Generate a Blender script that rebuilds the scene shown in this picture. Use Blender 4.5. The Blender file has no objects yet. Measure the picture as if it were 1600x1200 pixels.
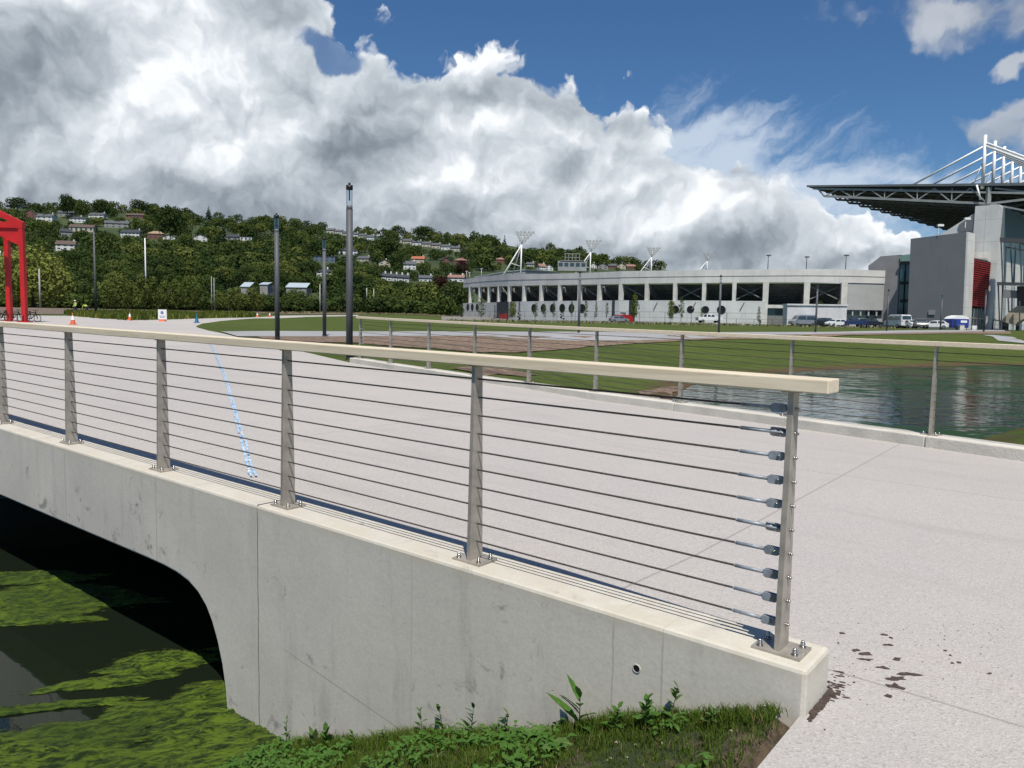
import bpy, bmesh, math, random
from math import *
from mathutils import Vector, Matrix, Quaternion
from mathutils import noise as mn
from mathutils.geometry import delaunay_2d_cdt
S = bpy.context.scene
COL = S.collection
RN = random.Random(7)

# ------------------------------------------------------------------ camera model (photo pixels 1600x1200 -> world)
FP, HOR, EYE = 1202.0, 498.0, 1.57
th = atan((600 - HOR) / FP); rl = radians(1.03)
_r0 = Vector((1, 0, 0)); _u0 = Vector((0, sin(th), cos(th))); CF = Vector((0, cos(th), -sin(th)))
CR = cos(rl) * _r0 + sin(rl) * _u0; CU = cos(rl) * _u0 - sin(rl) * _r0
def ray(x, y): return CF + (x - 800) / FP * CR - (y - 600) / FP * CU
def at(x, y, z):
    d = ray(x, y); t = (z - EYE) / d.z; return Vector((d.x * t, d.y * t, z))
def atY(x, y, Y):
    d = ray(x, y); t = Y / d.y; return Vector((d.x * t, Y, EYE + d.z * t))
def proj(p):
    v = Vector(p) - Vector((0, 0, EYE)); d = v.dot(CF)
    return 800 + FP * v.dot(CR) / d, 600 - FP * v.dot(CU) / d
cam = bpy.data.objects.new('camera', bpy.data.cameras.new('camera')); COL.objects.link(cam)
M3 = Matrix((CR, CU, -CF)).transposed()
cam.matrix_world = Matrix.Translation((0, 0, EYE)) @ M3.to_4x4()
cam.data.sensor_width = 36; cam.data.lens = 36 * FP / 1600; cam.data.clip_end = 9000; cam.data.clip_start = .05
S.camera = cam
def sstep(a, b, x):
    t = min(1, max(0, (x - a) / (b - a))); return t * t * (3 - 2 * t)

# ------------------------------------------------------------------ tags and object helpers
def tag(o, label=None, cat=None, group=None, kind=None):
    if label: o['label'] = label
    if cat: o['category'] = cat
    if group: o['group'] = group
    if kind: o['kind'] = kind
    return o
def empty(name, loc=(0, 0, 0), rz=0, label=None, cat=None, group=None):
    o = bpy.data.objects.new(name, None); COL.objects.link(o); o.location = loc; o.rotation_euler = (0, 0, rz)
    o.empty_display_size = .3
    return tag(o, label, cat, group)
def kids(o): return list(o.children)
def copy_tree(o, parent=None):
    c = o.copy(); COL.objects.link(c); c.parent = parent
    for ch in kids(o): copy_tree(ch, c)
    return c
class MB:
    def __init__(s): s.v = []; s.f = []; s.mi = []; s.sm = []
    def add(s, vs, fs, mi=0, smooth=False, M=None):
        b = len(s.v)
        s.v += [tuple(M @ Vector(p)) if M else tuple(p) for p in vs]
        for f in fs: s.f.append([b + i for i in f]); s.mi.append(mi); s.sm.append(smooth)
        return s
    def box(s, c, d, M=None, mi=0):
        x, y, z = c; a, b, h = d[0] / 2, d[1] / 2, d[2] / 2
        vs = [(x + i * a, y + j * b, z + k * h) for k in (-1, 1) for j in (-1, 1) for i in (-1, 1)]
        return s.add(vs, [(0, 2, 3, 1), (4, 5, 7, 6), (0, 1, 5, 4), (2, 6, 7, 3), (0, 4, 6, 2), (1, 3, 7, 5)], mi, False, M)
    def frustum(s, c0, d0, c1, d1, mi=0, M=None):
        vs = []
        for c, d in ((c0, d0), (c1, d1)):
            for j in (-1, 1):
                for i in (-1, 1): vs.append((c[0] + i * d[0] / 2, c[1] + j * d[1] / 2, c[2]))
        return s.add(vs, [(0, 2, 3, 1), (4, 5, 7, 6), (0, 1, 5, 4), (2, 6, 7, 3), (0, 4, 6, 2), (1, 3, 7, 5)], mi, False, M)
    def tube(s, p0, p1, r0, r1=None, n=8, mi=0, caps=True, M=None, smooth=True):
        r1 = r0 if r1 is None else r1
        p0 = Vector(p0); p1 = Vector(p1); d = (p1 - p0)
        if d.length < 1e-6: return s
        q = d.to_track_quat('Z', 'Y'); vs = []
        for p, r in ((p0, r0), (p1, r1)):
            for i in range(n):
                a = 2 * pi * i / n; vs.append(p + q @ Vector((cos(a) * r, sin(a) * r, 0)))
        fs = [(i, (i + 1) % n, n + (i + 1) % n, n + i) for i in range(n)]
        s.add(vs, fs, mi, smooth, M)
        if caps:
            b = len(s.v)
            s.f.append([b - 2 * n + i for i in reversed(range(n))]); s.mi.append(mi); s.sm.append(False)
            s.f.append([b - n + i for i in range(n)]); s.mi.append(mi); s.sm.append(False)
        return s
    def bar(s, p0, p1, w, h, mi=0, up=(0, 0, 1)):
        p0 = Vector(p0); p1 = Vector(p1); d = (p1 - p0).normalized(); up = Vector(up)
        if abs(d.dot(up)) > .98: up = Vector((1, 0, 0))
        a = d.cross(up).normalized() * w / 2; b = a.cross(d).normalized() * h / 2
        vs = [p + i * a + j * b for p in (p0, p1) for j in (-1, 1) for i in (-1, 1)]
        return s.add(vs, [(0, 2, 3, 1), (4, 5, 7, 6), (0, 1, 5, 4), (2, 6, 7, 3), (0, 4, 6, 2), (1, 3, 7, 5)], mi)
    def prism(s, pts, ext, mi=0):
        """pts: coplanar 3D loop, ext: vector to extrude"""
        n = len(pts); e = Vector(ext); vs = [Vector(p) for p in pts] + [Vector(p) + e for p in pts]
        fs = [tuple(reversed(range(n))), tuple(range(n, 2 * n))] + [(i, (i + 1) % n, n + (i + 1) % n, n + i) for i in range(n)]
        return s.add(vs, fs, mi)
    def dome(s, c, r, n=8, m=3, sz=1, mi=0, full=False):
        vs = []; rows = []
        lo = -m if full else 0
        for k in range(lo, m + 1):
            a = pi / 2 * k / m; rr = cos(a) * r; row = []
            for i in range(n):
                b = 2 * pi * i / n; row.append(len(vs)); vs.append((c[0] + cos(b) * rr, c[1] + sin(b) * rr, c[2] + sin(a) * r * sz))
            rows.append(row)
        fs = [(A[i], A[(i + 1) % n], B[(i + 1) % n], B[i]) for A, B in zip(rows, rows[1:]) for i in range(n)]
        return s.add(vs, fs, mi, True)
    def build(s, name, mats, parent=None, bevel=0, recalc=True):
        me = bpy.data.meshes.new(name); me.from_pydata(s.v, [], s.f)
        if not isinstance(mats, (list, tuple)): mats = [mats]
        for m in mats: me.materials.append(m)
        me.polygons.foreach_set('material_index', s.mi); me.polygons.foreach_set('use_smooth', s.sm)
        if recalc:
            bm = bmesh.new(); bm.from_mesh(me); bmesh.ops.recalc_face_normals(bm, faces=bm.faces); bm.to_mesh(me); bm.free()
        me.update()
        o = bpy.data.objects.new(name, me); COL.objects.link(o); o.parent = parent
        if bevel:
            b = o.modifiers.new('bevel', 'BEVEL'); b.width = bevel; b.segments = 2; b.limit_method = 'ANGLE'; b.angle_limit = radians(40)
        return o

# ------------------------------------------------------------------ materials
class NT:
    def __init__(s, tree): s.t = tree
    def n(s, typ, **kw):
        nd = s.t.nodes.new(typ); ins = kw.pop('i', {})
        for k, v in kw.items(): setattr(nd, k, v)
        for k, v in ins.items():
            if isinstance(v, bpy.types.NodeSocket): s.t.links.new(v, nd.inputs[k])
            else: nd.inputs[k].default_value = v
        return nd
    def math(s, op, a, b=0, c=0, clamp=False):
        return s.n('ShaderNodeMath', operation=op, use_clamp=clamp, i={0: a, 1: b, 2: c}).outputs[0]
    def vm(s, op, a, b=(0, 0, 0), sc=None):
        nd = s.n('ShaderNodeVectorMath', operation=op, i={0: a, 1: b})
        if sc is not None: nd.inputs['Scale'].default_value = sc
        return nd.outputs['Value'] if op in ('LENGTH', 'DOT_PRODUCT', 'DISTANCE') else nd.outputs[0]
    def mix(s, f, a, b, blend='MIX'):
        nd = s.n('ShaderNodeMix', data_type='RGBA', blend_type=blend, clamp_factor=True)
        for k, v in ((0, f), (6, a), (7, b)):
            if isinstance(v, bpy.types.NodeSocket): s.t.links.new(v, nd.inputs[k])
            else: nd.inputs[k].default_value = v if k == 0 else (*v[:3], 1)
        return nd.outputs[2]
    def ramp(s, f, lo, hi, a=0., b=1.):
        return s.n('ShaderNodeMapRange', interpolation_type='SMOOTHSTEP', i={0: f, 1: lo, 2: hi, 3: a, 4: b}).outputs[0]
    def noise(s, v, sc, det=4, rough=.5, dist=0):
        return s.n('ShaderNodeTexNoise', i={'Vector': v, 'Scale': sc, 'Detail': det, 'Roughness': rough, 'Distortion': dist}).outputs[0]
    def noise2(s, v, sc, det=4, rough=.5, dist=0):
        return s.n('ShaderNodeTexNoise', noise_dimensions='2D', i={'Vector': v, 'Scale': sc, 'Detail': det, 'Roughness': rough, 'Distortion': dist}).outputs[0]
    def vor(s, v, sc, feat='F1'):
        return s.n('ShaderNodeTexVoronoi', feature=feat, i={'Vector': v, 'Scale': sc})
def newmat(name):
    m = bpy.data.materials.new(name); m.use_nodes = True; t = m.node_tree; t.nodes.clear(); N = NT(t)
    out = N.n('ShaderNodeOutputMaterial'); b = N.n('ShaderNodeBsdfPrincipled'); t.links.new(b.outputs[0], out.inputs[0])
    N.b = b; N.out = out
    return m, N
def setc(N, sock, v):
    if isinstance(v, bpy.types.NodeSocket): N.t.links.new(v, N.b.inputs[sock])
    else: N.b.inputs[sock].default_value = (*v, 1) if isinstance(v, tuple) and len(v) == 3 else v
def mat(name, c, rough=.6, metal=0., var=.15, sc=3., bump=0., bsc=None, coord='Object', c2=None, stretch=(1, 1, 1)):
    m, N = newmat(name)
    v = N.n('ShaderNodeTexCoord').outputs[coord]
    if stretch != (1, 1, 1): v = N.vm('MULTIPLY', v, stretch)
    c2 = c2 or tuple(x * (1 - var * 2) for x in c)
    n1 = N.noise(v, sc, 6, .6)
    setc(N, 'Base Color', N.mix(N.ramp(n1, .35, .68), c, c2)); setc(N, 'Roughness', rough); setc(N, 'Metallic', metal)
    if bump:
        bn = N.n('ShaderNodeBump', i={'Height': N.noise(v, bsc or sc * 8, 5, .6), 'Strength': bump, 'Distance': .02}); N.t.links.new(bn.outputs[0], N.b.inputs['Normal'])
    return m
def foliage(name, c, c2, sc=.35, trans=.25):
    m, N = newmat(name)
    v = N.n('ShaderNodeNewGeometry').outputs['Position']; oi = N.n('ShaderNodeObjectInfo').outputs['Random']
    f = N.math('ADD', N.ramp(N.noise(v, sc, 3, .6), .3, .7, 0, .6), N.math('MULTIPLY', oi, .4))
    col = N.mix(f, c, c2)
    col = N.mix(N.ramp(N.noise(v, sc * 9, 2), .45, .75, 0, .35), col, tuple(min(1, x * 1.7) for x in c2))
    N.t.nodes.remove(N.b)
    d = N.n('ShaderNodeBsdfDiffuse', i={'Color': col}); tr = N.n('ShaderNodeBsdfTranslucent', i={'Color': col})
    mx = N.n('ShaderNodeMixShader', i={0: trans, 1: d.outputs[0], 2: tr.outputs[0]}); N.t.links.new(mx.outputs[0], N.out.inputs[0])
    return m

def m_paving():
    m, N = newmat('exposed_aggregate_paving')
    p = N.n('ShaderNodeNewGeometry').outputs['Position']
    big = N.noise(p, .22, 5, .6); mid = N.noise(p, 1.3, 6, .65)
    col = N.mix(N.ramp(big, .35, .65), (.44, .41, .372), (.405, .382, .355))
    col = N.mix(N.ramp(mid, .35, .7, 0, .5), col, (.395, .37, .36))
    wet = N.ramp(N.noise(p, .9, 3, .5, 1.2), .58, .72, 0, .28)
    col = N.mix(wet, col, (.48, .43, .395))
    v1 = N.vor(p, 95); cc = N.n('ShaderNodeSeparateColor', i={0: v1.outputs['Color']})
    col = N.mix(N.ramp(cc.outputs[0], .66, .92, 0, .26), col, (.64, .60, .58))
    col = N.mix(N.ramp(cc.outputs[1], .8, .97, 0, .34), col, (.17, .155, .15))
    v2 = N.vor(p, 230); c2 = N.n('ShaderNodeSeparateColor', i={0: v2.outputs['Color']})
    col = N.mix(N.ramp(c2.outputs[0], .7, .95, 0, .35), col, (.26, .23, .22))
    qq = N.n('ShaderNodeVectorRotate', rotation_type='Z_AXIS', i={'Vector': p, 'Angle': radians(38.5)}).outputs[0]
    cell = N.vm('FLOOR', N.vm('MULTIPLY', N.vm('ADD', qq, (100.9, 102.1, 0)), (1 / 5.2, 1 / 4.4, 0)))
    wn_ = N.n('ShaderNodeTexWhiteNoise', noise_dimensions='2D', i={'Vector': cell}).outputs['Value']
    col = N.mix(N.math('MULTIPLY', wn_, .30), col, (.33, .31, .30))
    smear = N.noise(N.vm('MULTIPLY', qq, (.25, 2.2, 1)), 1.1, 6, .62, .5); col = N.mix(N.ramp(smear, .52, .74, 0, .32), col, (.30, .27, .25))
    spot = N.noise(p, 3.6, 5, .7); col = N.mix(N.ramp(spot, .63, .72, 0, .3), col, (.27, .25, .235))
    # saw-cut joints in a diagonal grid
    q = N.n('ShaderNodeVectorRotate', rotation_type='Z_AXIS', i={'Vector': p, 'Angle': radians(38.5)}).outputs[0]
    sx = N.n('ShaderNodeSeparateXYZ', i={0: q})
    j = None
    for k, off, per in ((0, .9, 5.2), (1, 2.1, 4.4)):
        a = N.math('PINGPONG', N.math('ADD', sx.outputs[k], 100 + off), per / 2)
        l = N.ramp(a, .004, .011, .5, 0); j = l if j is None else N.math('MAXIMUM', j, l)
    col = N.mix(j, col, (.16, .14, .13))
    setc(N, 'Base Color', col); setc(N, 'Roughness', .8)
    bn = N.n('ShaderNodeBump', i={'Height': N.math('ADD', v1.outputs['Distance'], N.math('MULTIPLY', v2.outputs['Distance'], .6)), 'Strength': .5, 'Distance': .006})
    N.t.links.new(bn.outputs[0], N.b.inputs['Normal'])
    return m
def m_concrete_wall():
    m, N = newmat('cast_concrete_wall')
    v = N.n('ShaderNodeTexCoord').outputs['Object']; sp = N.n('ShaderNodeSeparateXYZ', i={0: v}); X, Z = sp.outputs[0], sp.outputs[2]
    col = N.mix(N.ramp(N.noise(v, .9, 6, .6), .35, .65), (.555, .522, .462), (.482, .456, .405))
    warm = N.ramp(X, 0, 3.6, .6, 0); col = N.mix(warm, col, (.58, .545, .455))
    st = N.noise(N.vm('MULTIPLY', v, (3.2, 1, .55)), 1.6, 6, .62); col = N.mix(N.ramp(st, .52, .76, 0, .42), col, (.27, .265, .24))
    st2 = N.noise(N.vm('MULTIPLY', v, (9, 1, .6)), 2.2, 4, .6); col = N.mix(N.ramp(st2, .54, .76, 0, .32), col, (.56, .55, .50))
    bl = N.noise(N.vm('ADD', v, (4, 0, 9)), 5.5, 6, .7, .6); msk = N.ramp(N.noise(v, 1.1, 2), .46, .6)
    col = N.mix(N.math('MULTIPLY', N.ramp(bl, .56, .68, 0, .75), msk), col, (.155, .155, .145))
    holes = N.vor(v, 17); hc = N.n('ShaderNodeSeparateColor', i={0: holes.outputs['Color']})
    hm = N.math('MULTIPLY', N.ramp(holes.outputs['Distance'], .035, .07, 1, 0), N.ramp(hc.outputs[0], .72, .74))
    col = N.mix(hm, col, (.04, .038, .035))
    fine = N.noise(v, 60, 3, .7); col = N.mix(N.ramp(fine, .3, .75, 0, .18), col, (.15, .15, .14))
    # vertical joints (pour joint, formwork panel edges)
    wob = N.math('MULTIPLY', N.math('SUBTRACT', N.noise(v, 6, 3), .5), .02)
    def vline(x0, w, dark, s=1.):
        return N.math('MULTIPLY', N.ramp(N.math('ABSOLUTE', N.math('SUBTRACT', N.math('ADD', X, wob), x0)), w * .5, w, 1, 0), s), dark
    for x0, w, dk, s_ in ((3.60, .018, (.47, .45, .38), .55), (3.575, .006, (.12, .11, .10), .9), (5.0, .010, (.2, .2, .19), .4), (6.75, .01, (.2, .2, .19), .4), (7.9, .01, (.42, .42, .4), .5),
                         (.72, .006, (.24, .21, .17), .4), (.47, .006, (.24, .21, .17), .4), (2.05, .008, (.36, .34, .3), .4)):
        f, dk = vline(x0, w, dk, s_); col = N.mix(f, col, dk)
    # slanting day-joint crack
    dl = N.math('ABSOLUTE', N.math('ADD', N.math('SUBTRACT', Z, N.math('MULTIPLY', X, .135)), 1.13)); rg = N.math('MULTIPLY', N.ramp(X, 1.9, 2.1), N.ramp(X, 3.1, 3.4, 1, 0))
    col = N.mix(N.math('MULTIPLY', N.ramp(dl, .002, .007, .38, 0), rg), col, (.12, .115, .1))
    # sandy top edge
    top = N.ramp(N.math('SUBTRACT', Z, N.math('MULTIPLY', X, .01)), .13, .2)
    col = N.mix(N.math('MULTIPLY', top, N.ramp(N.noise(v, 7, 4), .4, .6, .25, .8)), col, (.47, .43, .35))
    setc(N, 'Base Color', col); setc(N, 'Roughness', .85)
    hgt = N.math('SUBTRACT', N.math('ADD', N.noise(v, 25, 6, .7), N.math('MULTIPLY', N.noise(v, 3, 3), 2)), hm)
    bn = N.n('ShaderNodeBump', i={'Height': hgt, 'Strength': .16, 'Distance': .008}); N.t.links.new(bn.outputs[0], N.b.inputs['Normal'])
    return m
def m_steel():
    m, N = newmat('brushed_stainless_steel')
    v = N.n('ShaderNodeTexCoord').outputs['Object']
    n = N.noise(N.vm('MULTIPLY', v, (60, 60, 4)), 2, 5, .6); n2 = N.noise(v, 9, 5, .6)
    setc(N, 'Base Color', N.mix(N.ramp(n2, .35, .7), (.43, .39, .335), (.31, .28, .24))); setc(N, 'Metallic', .45); setc(N, 'Roughness', N.ramp(n, .3, .7, .42, .56))
    return m
def m_wood():
    m, N = newmat('pale_planed_timber')
    v = N.n('ShaderNodeTexCoord').outputs['Object']
    g = N.noise(N.vm('MULTIPLY', v, (.35, 9, 9)), 4, 6, .65, .8); w = N.noise(N.vm('MULTIPLY', v, (.6, 26, 26)), 6, 4, .6)
    col = N.mix(N.ramp(g, .38, .66), (.67, .585, .44), (.57, .48, .345)); col = N.mix(N.ramp(w, .5, .75, 0, .4), col, (.45, .37, .25))
    kn = N.ramp(N.noise(N.vm('MULTIPLY', v, (1.2, 8, 8)), 3, 2, .5, 2.), .62, .72, 0, .45); col = N.mix(kn, col, (.42, .36, .27))
    setc(N, 'Base Color', col); setc(N, 'Roughness', .62)
    bn = N.n('ShaderNodeBump', i={'Height': g, 'Strength': .2, 'Distance': .003}); N.t.links.new(bn.outputs[0], N.b.inputs['Normal'])
    return m
def m_ground():
    m, N = newmat('rough_grass_ground')
    p = N.n('ShaderNodeNewGeometry').outputs['Position']; z = N.n('ShaderNodeSeparateXYZ', i={0: p}).outputs[2]
    col = N.mix(N.ramp(N.noise(p, .12, 6, .6), .35, .65), (.078, .106, .025), (.058, .085, .020))
    col = N.mix(N.ramp(N.noise(p, 1.6, 5, .65), .45, .75, 0, .6), col, (.125, .118, .042))
    # mown swathes
    q = N.n('ShaderNodeVectorRotate', rotation_type='Z_AXIS', i={'Vector': p, 'Angle': radians(-62)}).outputs[0]
    wv = N.n('ShaderNodeTexWave', wave_type='BANDS', i={'Vector': q, 'Scale': .16, 'Distortion': 1.6, 'Detail': 2, 'Detail Scale': .4}).outputs[1]
    col = N.mix(N.ramp(wv, .55, .95, 0, .4), col, (.040, .056, .013))
    col = N.mix(N.ramp(N.noise(p, 30, 3, .7), .45, .8, 0, .5), col, (.03, .045, .01))
    bare = N.ramp(N.math('ADD', z, N.math('MULTIPLY', N.math('SUBTRACT', N.noise(p, .9, 5, .7), .5), .8)), -1.28, -1.1, .9, 0)
    soil = N.mix(N.noise(p, 6, 5, .7), (.13, .085, .05), (.055, .036, .022)); col = N.mix(bare, col, soil)
    setc(N, 'Base Color', col); setc(N, 'Roughness', 1.); N.b.inputs['Specular IOR Level'].default_value = .1
    bn = N.n('ShaderNodeBump', i={'Height': N.math('ADD', N.noise(p, 18, 5, .7), N.math('MULTIPLY', N.noise(p, 2, 4), 1.5)), 'Strength': .8, 'Distance': .06}); N.t.links.new(bn.outputs[0], N.b.inputs['Normal'])
    return m
def m_soil(name, a, b, green=.0):
    m, N = newmat(name); p = N.n('ShaderNodeNewGeometry').outputs['Position']
    col = N.mix(N.ramp(N.noise(p, 3.2, 6, .75), .38, .65), a, b); st = N.vor(p, 5); sc = N.n('ShaderNodeSeparateColor', i={0: st.outputs['Color']})
    col = N.mix(N.ramp(sc.outputs[0], .86, .93, 0, .8), col, (.30, .25, .2))
    if green: col = N.mix(N.ramp(N.noise(p, .35, 5, .7), .5, .68, 0, green), col, (.06, .085, .02))
    setc(N, 'Base Color', col); setc(N, 'Roughness', 1.)
    bn = N.n('ShaderNodeBump', i={'Height': N.noise(p, 2.5, 7, .75), 'Strength': 1., 'Distance': .25}); N.t.links.new(bn.outputs[0], N.b.inputs['Normal'])
    return m
def m_water():
    m, N = newmat('still_dark_water'); p = N.n('ShaderNodeNewGeometry').outputs['Position']
    sp = N.n('ShaderNodeSeparateXYZ', i={0: p}); Y = sp.outputs[1]
    far = N.ramp(Y, 12, 17)
    pp = N.n('ShaderNodeVectorRotate', rotation_type='Z_AXIS', i={'Vector': p, 'Angle': radians(-8)}).outputs[0]
    pv = N.vm('MULTIPLY', pp, (.55, 1.25, 1))
    n = N.noise(pv, 1.15, 8, .78, .5); open_ = N.ramp(N.noise(N.vm('MULTIPLY', p, (.6, .5, 1)), .12, 3, .6), .34, .62, -.10, .07)
    # algae mats float thick over much of the pond
    cl = None
    for cx, cy, rx, ry in ((1110, 630, 6, 5), (1280, 640, 7, 5), (1330, 606, 12, 9), (1400, 588, 14, 14), (1215, 612, 8, 8)):
        c_ = at(cx, cy, -1.35); l_ = N.math('SUBTRACT', 1., N.vm('LENGTH', N.vm('MULTIPLY', N.vm('SUBTRACT', p, tuple(c_)), (1 / rx, 1 / ry, 0)))); cl = l_ if cl is None else N.math('MAXIMUM', cl, l_)
    am = N.math('MULTIPLY', N.ramp(N.math('SUBTRACT', N.math('ADD', n, open_), N.ramp(cl, -.35, .7, -.13, .08)), .455, .505), far)
    weed = N.mix(N.noise(p, 2.2, 5, .7), (.010, .032, .010), (.024, .055, .012))
    deep = N.mix(far, (.008, .012, .007), (.006, .017, .011))
    setc(N, 'Base Color', N.mix(am, deep, weed)); setc(N, 'Roughness', N.math('ADD', N.math('MULTIPLY', am, .5), .02)); N.b.inputs['IOR'].default_value = 1.33
    sl = N.math('SUBTRACT', 1., N.math('MULTIPLY', am, .8)); N.t.links.new(N.math('MULTIPLY', sl, .95), N.b.inputs['Specular IOR Level'])
    rp = N.noise(N.vm('MULTIPLY', pp, (.5, 1.5, 1)), 1.5, 3, .5, .3)
    st = N.math('ADD', N.math('MULTIPLY', far, .55), .03)
    bn = N.n('ShaderNodeBump', i={'Height': rp, 'Strength': st, 'Distance': .05}); N.t.links.new(bn.outputs[0], N.b.inputs['Normal'])
    return m
def m_algae():
    m, N = newmat('stringy_green_algae'); p = N.n('ShaderNodeNewGeometry').outputs['Position']
    q = N.vm('MULTIPLY', N.n('ShaderNodeVectorRotate', rotation_type='Z_AXIS', i={'Vector': p, 'Angle': radians(-20)}).outputs[0], (1., 3.2, 1))
    col = N.mix(N.ramp(N.noise(q, 6, 8, .78, .8), .43, .57), (.12, .19, .012), (.010, .028, .003))
    col = N.mix(N.ramp(N.noise(q, 16, 5, .7, .5), .5, .72, 0, .7), col, (.17, .25, .02)); col = N.mix(N.ramp(N.noise(p, 1.1, 3), .45, .65, 0, .5), col, (.03, .06, .008))
    setc(N, 'Base Color', col); setc(N, 'Roughness', .55); N.b.inputs['Specular IOR Level'].default_value = .3
    at_ = N.n('ShaderNodeAttribute', attribute_name='cover').outputs['Fac']; fn = N.math('ADD', N.math('MULTIPLY', N.math('SUBTRACT', N.noise(q, 9, 7, .75, .6), .5), 1.0), N.math('MULTIPLY', N.math('SUBTRACT', N.noise(q, 2.2, 4, .6), .5), .7))
    setc(N, 'Alpha', N.ramp(N.math('ADD', at_, fn), -.07, .09))
    bn = N.n('ShaderNodeBump', i={'Height': N.noise(q, 9, 8, .8), 'Strength': 1., 'Distance': .05}); N.t.links.new(bn.outputs[0], N.b.inputs['Normal'])
    return m
def m_panel(name, c, px=3., pz=2., line=.03, dark=.6, var=.06, rough=.6):
    m, N = newmat(name); v = N.n('ShaderNodeTexCoord').outputs['UV']; sp = N.n('ShaderNodeSeparateXYZ', i={0: v})
    n = N.noise(v, .35, 5, .6); col = N.mix(N.ramp(n, .35, .65), c, tuple(x * (1 - var * 2) for x in c))
    st = N.noise(N.vm('MULTIPLY', v, (1.5, .12, 1)), 1.2, 5, .65); col = N.mix(N.ramp(st, .52, .75, 0, .35), col, tuple(x * .6 for x in c))
    for k, per in ((0, px), (1, pz)):
        if per:
            l = N.ramp(N.math('PINGPONG', sp.outputs[k], per / 2), line * .6, line, dark, 0); col = N.mix(l, col, tuple(x * .35 for x in c))
    setc(N, 'Base Color', col); setc(N, 'Roughness', rough)
    return m
def m_glass(name, c=(.02, .03, .035), rough=.08):
    m, N = newmat(name); v = N.n('ShaderNodeTexCoord').outputs['Object']
    setc(N, 'Base Color', N.mix(N.noise(v, .4, 3), c, tuple(x * 2 for x in c))); setc(N, 'Roughness', rough); N.b.inputs['Specular IOR Level'].default_value = .9
    return m
def m_clear():
    m, N = newmat('clear_lantern_glass'); N.t.nodes.remove(N.b)
    tr = N.n('ShaderNodeBsdfTransparent', i={'Color': (.86, .9, .93, 1)}); gl = N.n('ShaderNodeBsdfGlossy', i={'Color': (.9, .9, .9, 1), 'Roughness': .05})
    fr = N.n('ShaderNodeFresnel', i={0: 1.3}).outputs[0]
    mx = N.n('ShaderNodeMixShader', i={0: N.math('ADD', N.math('MULTIPLY', fr, .8), .05), 1: tr.outputs[0], 2: gl.outputs[0]}); N.t.links.new(mx.outputs[0], N.out.inputs[0])
    return m
PAV, WALLC, STEEL, WOOD, GROUND, WATER, ALGAE = m_paving(), m_concrete_wall(), m_steel(), m_wood(), m_ground(), m_water(), m_algae()
CABLE = mat('steel_wire_rope', (.10, .09, .085), .42, .6, .2, 60, .6, 300)
FORK = mat('dark_swage_fitting', (.30, .335, .375), .45, .2, .2, 20)
NUT = mat('polished_nut', (.45, .43, .40), .25, .9, .1, 20)
CLIGHT = mat('light_concrete', (.57, .54, .475), .85, 0, .09, 2.2, .4, 40)
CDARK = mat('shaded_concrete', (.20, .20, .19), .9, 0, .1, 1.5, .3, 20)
ANTH = mat('anthracite_paint', (.078, .082, .09), .6, .0, .12, 1.2)
BLACK = mat('black_metal', (.012, .012, .014), .5, .2, .2, 2)
REDP = mat('red_steel_paint', (.48, .012, .012), .45, 0, .12, .6)
WHITEP = mat('white_paint', (.75, .75, .74), .5, 0, .06, 1)
SOIL = m_soil('raked_brown_soil', (.27, .185, .13), (.14, .09, .062), .35)
FIELD = m_soil('dry_brown_field', (.165, .12, .09), (.11, .08, .06))
GRAVEL = m_soil('grey_gravel', (.25, .24, .215), (.15, .14, .12), .3)
PATHM = mat('pale_grey_path_surface', (.30, .298, .30), .9, 0, .08, .4, .2, 12, coord='Object')
CLEAR = m_clear(); GLASSD = m_glass('dark_window_glass'); GLASSB = m_glass('blue_green_glass', (.02, .05, .06))
RUBBER = mat('black_rubber', (.015, .015, .015), .8)

# ------------------------------------------------------------------ terrain
P0 = Vector((1.14, 3.10, 0)); U2 = Vector((-.7822, .6230, 0)); N2 = Vector((-.6230, -.7822, 0)); RZ = atan2(U2.y, U2.x)
def loc_sm(x, y):
    d = Vector((x, y, 0)) - P0; return d.dot(U2), d.dot(N2)
def W(s, m, z=0): return P0 + s * U2 + m * N2 + Vector((0, 0, z))
WL = -1.35
def gz(x, y):
    if y < 24: z = max(-.02, .014 * y - .02) + (.06 * sstep(1.35, .3, x) + .009 * min(12, max(0, -x))) * (1 - sstep(9, 22, y)) * (1 - sstep(.05, .35, loc_sm(x, y)[1]))
    elif y < 50: z = .316 + .18 * sstep(24, 50, y)
    else: z = .496 + .5 * sstep(60, 112, y) + .5 * sstep(112, 320, y)
    z += .95 * sstep(108, 150, y) * sstep(4, -26, x)
    return z
pw = lambda a, b: at(a, b, WL)
far_edge = [pw(a, b) for a, b in ((1900, 578), (1700, 572), (1600, 571), (1500, 571.5), (1400, 574), (1320, 577), (1250, 581), (1180, 587), (1120, 593), (1085, 600), (1058, 609), (1036, 622))]
CHAN = [(-2.10, 5.42), (6.3, 8.6), (8.8, 13.5), (12.3, 20.0), (14.6, 22.0), (19, 24), (28, 25), (48, 30)] + [(p.x, p.y) for p in far_edge] + [(4.6, 20), (3.3, 12.9), (-3.5, 15), (-9.0, 10.9)]
def inpoly(x, y, P):
    c = False; j = len(P) - 1
    for i in range(len(P)):
        xi, yi = P[i][0], P[i][1]; xj, yj = P[j][0], P[j][1]
        if (yi > y) != (yj > y) and x < (xj - xi) * (y - yi) / (yj - yi) + xi: c = not c
        j = i
    return c
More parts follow.
